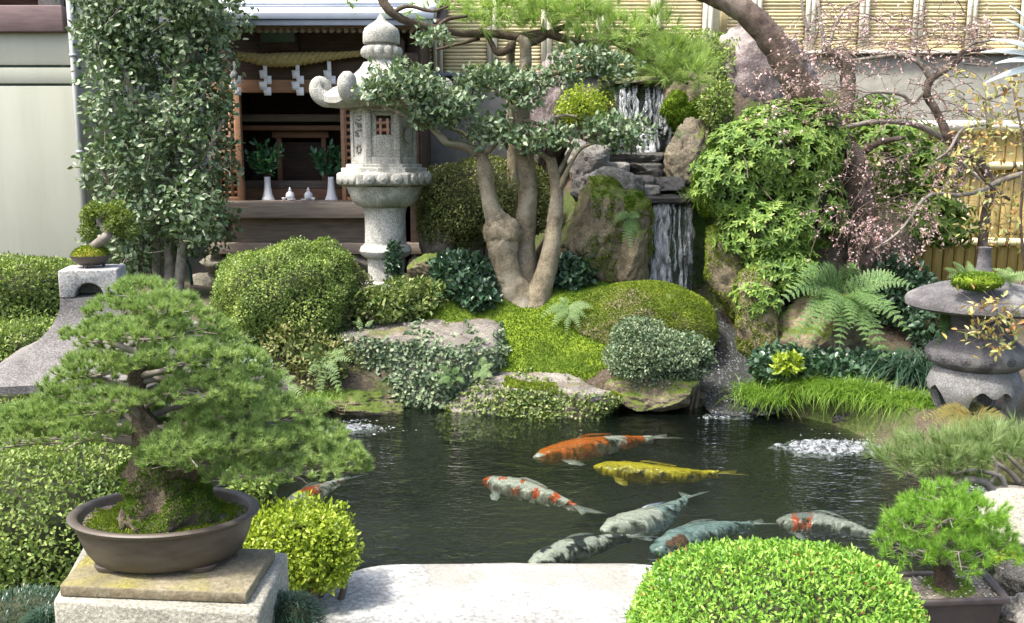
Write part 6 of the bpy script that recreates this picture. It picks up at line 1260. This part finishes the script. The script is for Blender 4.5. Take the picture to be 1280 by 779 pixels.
mb = MB(); tuft_cover(mb, Vs, Fs, 3500, rng, lambda c, n_: np.hypot(c[:, 0] - cQ[0] + .005, c[:, 1] - cQ[1]) < .075, .009, .004); build('moss_tufts', mb, M['moss_tuft'], rp_)
mb = MB(); V0, F0 = ico(1)
for k in range(150): a = Vs[rng.integers(len(Vs))]; s_ = rng.uniform(.002, .005); mb.add(V0 * [s_, s_, s_ * .7] + a + [0, 0, .002], F0)
tag(build('grit', mb, M['granite'], rp_), kind='stuff')
rt = thing('potted_pine', 'small dense bright green pine bonsai in the rectangular dark pot', 'bonsai', (cQ[0], cQ[1], zrim))
P, R = px_path([(1182, 738, YR2, 15), (1180, 722, YR2, 12), (1176, 705, YR2, 10), (1170, 690, YR2, 10.5), (1168, 675, YR2, 9), (1174, 660, YR2, 6), (1180, 645, YR2, 4)], 6); build('trunk', MB().tube(P, R * (1 + .15 * fbm(P, 40, 3, 2)), 14, True, 1, .12, rng), M['pine_bark'], rt, smooth=True)
for k, (px, py, dy, rx, ry) in enumerate(((1185, 628, .0, 44, 18), (1150, 640, .04, 34, 18), (1215, 645, -.02, 38, 20), (1130, 660, -.03, 30, 18), (1240, 668, .03, 30, 20), (1120, 680, .03, 24, 14), (1140, 692, -.06, 34, 14), (1200, 690, -.10, 40, 16), (1235, 690, -.04, 34, 16), (1165, 650, .10, 46, 20), (1210, 668, .10, 40, 20), (1190, 706, -.07, 34, 10), (1250, 684, .06, 22, 16), (1190, 648, -.10, 34, 12))):
    c, r = blob(px, py, YR2 + dy, rx, ry, rx * q * .8); tf = MB(); P1, N1 = blob_pts(int(rx * ry * .10), c, r, rng, .4, 2, .16, 3, -.5); add_tufts(tf, P1, N1 * .7 + [0, -.05, .6] + rng.normal(size=P1.shape) * .2, rng, 38, .030, .0016, .75, .014)
    o = build('needle_pad', tf, M['pine_bright'], rt); tb = at(1172, min(py + 14, 705), YR2)
    m3 = MB().tube(smooth_path([tb, (tb + c) / 2 + rng.normal(size=3) * .008, c], 5), np.linspace(.006, .002, 11), 6)
    for _ in range(6): e2 = c + rng.normal(size=3) * r * .5; m3.tube([c - (c - tb) * rng.uniform(0, .4), e2], [.0022, .001], 4, False)
    build('branch', m3, M['grey_twig'], o, smooth=True)
V, F = rock_geo(np.array([cQ[0], cQ[1], zrim - .13 - .10]), (.30, .24, .10), 622, 4, .05, .02, 4, p=5, flat_top=.9); V[:, 2] = np.minimum(V[:, 2], zrim - .131)
tag(build('base_stone', MB().add(V, F), M['grey_rock'], smooth=True), 'flat stone at the water edge carrying the rectangular pot', 'stone')
for k, (px, py, w, h_) in enumerate(((1262, 700, 40, 28), (1276, 716, 26, 24))):
    V, F = rock_geo(at(px, py, 3.1), (w * .5 * q * 1.1, .06, h_ * .5 * q), 630 + k, 0, .1, .02, 3, p=2); o = tag(build('moss_cushion', MB().add(V, F), M['moss'], smooth=True), ['golden moss cushion behind the rectangular pot', 'green moss cushion at the right edge beside the rectangular pot'][k], 'moss')
    mb = MB(); tuft_cover(mb, V, F, 2200, rng, None, .010, .004); build('moss_tufts', mb, M['moss_gold' if k == 0 else 'moss_tuft'], o)

# ------------------------------------------------------------------ koi
t = NT('koi_skin'); at_ = t.a('Attribute', attribute_name='col'); vo = t.a('TexVoronoi', {'Scale': 95.0, 'Vector': t.coord()})
nz = t.noise(60, 3, .6, t.coord()); col = t.mix(.22, at_.outputs['Color'], t.ramp(nz, [(.3, (.25, .25, .25)), (.6, (1, 1, 1))]), 'OVERLAY')
col = t.mix(.38, col, t.ramp(vo.outputs['Distance'], [(.25, (1, 1, 1)), (.62, (.28, .28, .25))]), 'MULTIPLY')
M['koi'] = t.done(t.a('MixShader', {0: at_.outputs['Alpha'], 1: t.a('BsdfTransparent').outputs[0], 2: t.principled(col, .28, t.bump(vo.outputs['Distance'], .25, .004), Specular_IOR_Level=.6)}).outputs[0])
def fin_mesh(name, pts3, colr, parent):
    mb = MB(); n = len(pts3); mb.add(pts3, np.arange(n)[None]); o = build(name, mb, M['koi'], parent, solid=.003); ca = o.data.color_attributes.new('col', 'FLOAT_COLOR', 'POINT'); ca.data.foreach_set('color', np.tile([*colr, .55], n).astype(np.float32)); return o
def koi(label, head, tail, wid, colf, seed, bend=.04, z=-.085, fin=(.6, .62, .62), tailc=None):
    rng = np.random.default_rng(seed); a, b = on_z(*head, z), on_z(*tail, z); ax = (b - a)[:2]; L = np.linalg.norm(ax); ax /= L; sd = np.array([-ax[1], ax[0]])
    wid *= 1.22; bend *= 1.5; root = thing('koi_carp', label, 'koi', ((a + b) / 2) * [1, 1, 0] + [0, 0, z - .06], 'koi swimming in the pond'); n, m = 130, 44
    t_ = np.linspace(0, 1, n); w = wid * np.interp(t_, [0, .02, .06, .13, .25, .4, .55, .7, .85, 1], [.08, .34, .55, .78, .96, 1, .90, .66, .38, .24]); hgt = wid * np.interp(t_, [0, .03, .1, .25, .45, .7, .9, 1], [.10, .35, .68, .95, 1.0, .72, .42, .36])
    cx_ = a[0] + ax[0] * L * .86 * t_ + sd[0] * bend * np.sin(t_ * 3.6 + .3) * t_; cy_ = a[1] + ax[1] * L * .86 * t_ + sd[1] * bend * np.sin(t_ * 3.6 + .3) * t_
    V = []; C = []
    for i_ in range(n):
        for j_ in range(m):
            an = j_ / m * 2 * math.pi + .02 * i_; u, v = math.cos(an), math.sin(an); wb = w[i_] * (1 + .10 * mnoise.noise(Vector((i_ * .45, u * .8, seed * 3.3)))); p = np.array([cx_[i_] + sd[0] * u * wb * .5, cy_[i_] + sd[1] * u * wb * .5, z + v * hgt[i_] * (.36 if v > 0 else .50)])
            p[1] += .016 * mnoise.noise(Vector((p[0] * 20, p[1] * 26, seed))) + .007 * mnoise.noise(Vector((p[0] * 55, p[1] * 60, seed + 2))); p[0] += .010 * mnoise.noise(Vector((p[0] * 14, p[1] * 40, seed + 5)))  # wavy outline: refraction by the ripples baked into the body shape
            V.append(p); nn = mnoise.noise(Vector(p * 16) + Vector((seed, 0, 0))) + .5 * mnoise.noise(Vector(p * 45) + Vector((seed, 3, 0))); br = mnoise.noise(Vector((p[0] * 13, p[1] * 60, seed * 2.7))) + .6 * mnoise.noise(Vector((p[0] * 34, p[1] * 120, seed))); C.append([*colf(t_[i_], u, v, nn), min(1, max(0, (1.02 - abs(u)) * 2.6 * (1.25 - .75 * t_[i_]) + .25 + br * 1.35))])  # alpha fades edges and streaks: ripple refraction painted into the skin
    i, j = np.meshgrid(np.arange(n - 1), np.arange(m), indexing='ij'); i = i.ravel(); j = j.ravel(); k = (j + 1) % m
    o = build('body', MB().add(V, [np.stack([i * m + j, i * m + k, (i + 1) * m + k, (i + 1) * m + j], 1), np.arange(m)[::-1][None], (np.arange(m) + (n - 1) * m)[None]]), M['koi'], root, smooth=True)
    ca = o.data.color_attributes.new('col', 'FLOAT_COLOR', 'POINT'); ca.data.foreach_set('color', np.array(C, np.float32).ravel())
    e = np.array([cx_[-1], cy_[-1], z]); d = np.array([cx_[-1] - cx_[-8], cy_[-1] - cy_[-8]]); d /= np.linalg.norm(d); s2 = np.array([-d[1], d[0]]); tc = tailc or fin; q3 = lambda f, s_, dz: e + [d[0] * f * L + s2[0] * s_ * L, d[1] * f * L + s2[1] * s_ * L, dz]
    fin_mesh('tail_fin', [q3(-.02, .012, .004), q3(.06, .06, -.005), q3(.17, .12, -.02), q3(.14, .05, -.012), q3(.10, .0, -.006), q3(.14, -.05, .006), q3(.17, -.115, .016), q3(.06, -.055, .010), q3(-.02, -.012, .004)], tc, root)
    for sg in (-1, 1):
        b0 = np.array([cx_[26] + sd[0] * sg * w[26] * .45, cy_[26] + sd[1] * sg * w[26] * .45, z - .02]); f3 = lambda f, s_, dz: b0 + [ax[0] * f * L + sd[0] * sg * s_ * L, ax[1] * f * L + sd[1] * sg * s_ * L, dz]
        fin_mesh('pectoral_fin', [f3(-.02, 0, 0), f3(.0, .07, -.01), f3(.05, .115, -.015), f3(.09, .10, -.018), f3(.08, .05, -.012), f3(.04, 0, -.004)], fin, root)
    i0, i1 = 49, 88; top = [np.array([cx_[r], cy_[r], z + hgt[r] * .44]) for r in range(i0, i1)]; crest = [p + [0, 0, .010 * math.sin(math.pi * (k_ + .8) / (i1 - i0 + .6)) ** .6] + np.r_[sd * .004, 0] for k_, p in enumerate(top)]
    fin_mesh('dorsal_fin', top + crest[::-1], fin if seed not in (1, 2) else (OR if seed == 1 else YE), root)
    for sg in (-1, 1):
        p = np.array([cx_[10] + sd[0] * sg * w[10] * .42, cy_[10] + sd[1] * sg * w[10] * .42, z + hgt[10] * .18]); eo = build('eye', MB().add(ico(2)[0] * .0065 + p, ico(2)[1]), M['pot_dark'], root, smooth=True)
WH, OR, RD, BK, YE, BL = (.80, .80, .76), (.92, .19, .02), (.85, .13, .04), (.03, .04, .06), (.88, .70, .03), (.48, .64, .68)
def band(f, A, B): return np.array(A) * f + np.array(B) * (1 - f)
koi('large orange koi with a white band before its orange tail', (668, 572), (832, 543), .135, lambda t, u, v, n: WH if (t > .60 + .05 * n and t < .76 + .05 * n) or t < .05 + .04 * n else (OR if t < .93 else WH), 1, .03)
koi('plain yellow koi swimming below the orange one', (742, 584), (925, 598), .120, lambda t, u, v, n: band(min(1, max(0, .6 + n * .6)), YE, (.55, .42, .03)), 2, -.05, -.105, (.55, .45, .05))
koi('white koi with a red head and red saddle spots', (604, 600), (745, 638), .110, lambda t, u, v, n: RD if t < .10 or (n + .45 * math.sin(t * 34) > .42 and v > -.2 and t > .18) else WH, 3, .025, -.085, (.62, .68, .68))
koi('white koi with a broad pale back in the middle of the pond', (752, 664), (884, 622), .125, lambda t, u, v, n: (BK if n > .42 and t > .35 else (WH if t < .5 else BL)), 4, -.05, -.06, (.5, .58, .6))
koi('black and white mottled koi close to the stone slab', (662, 706), (800, 664), .110, lambda t, u, v, n: WH if n + (.35 if t < .08 else 0) > .02 else BK, 5, .03, -.07, (.5, .55, .56))
koi('bluish silver koi right of the white one', (815, 690), (950, 648), .130, lambda t, u, v, n: band(min(1, max(0, .5 + n)), BL, (.20, .30, .34)) if not (.1 < t < .28 and u < -.3) else (.20, .09, .05), 6, .03, -.115, (.5, .56, .55))
koi('pale koi with a red patch on its back near the right pine', (970, 652), (1118, 668), .120, lambda t, u, v, n: RD if .16 < t < .36 and n + .4 * v > .05 else band(min(1, max(0, .5 + n)), (.66, .66, .64), (.30, .33, .34)), 7, .04, -.13, (.45, .5, .5))
koi('red and white koi half hidden behind the small yellow green azalea', (352, 640), (436, 594), .100, lambda t, u, v, n: RD if (.35 < t < .62 and n > -.25) or n > .5 else WH, 8, .02, -.085, (.5, .55, .55))
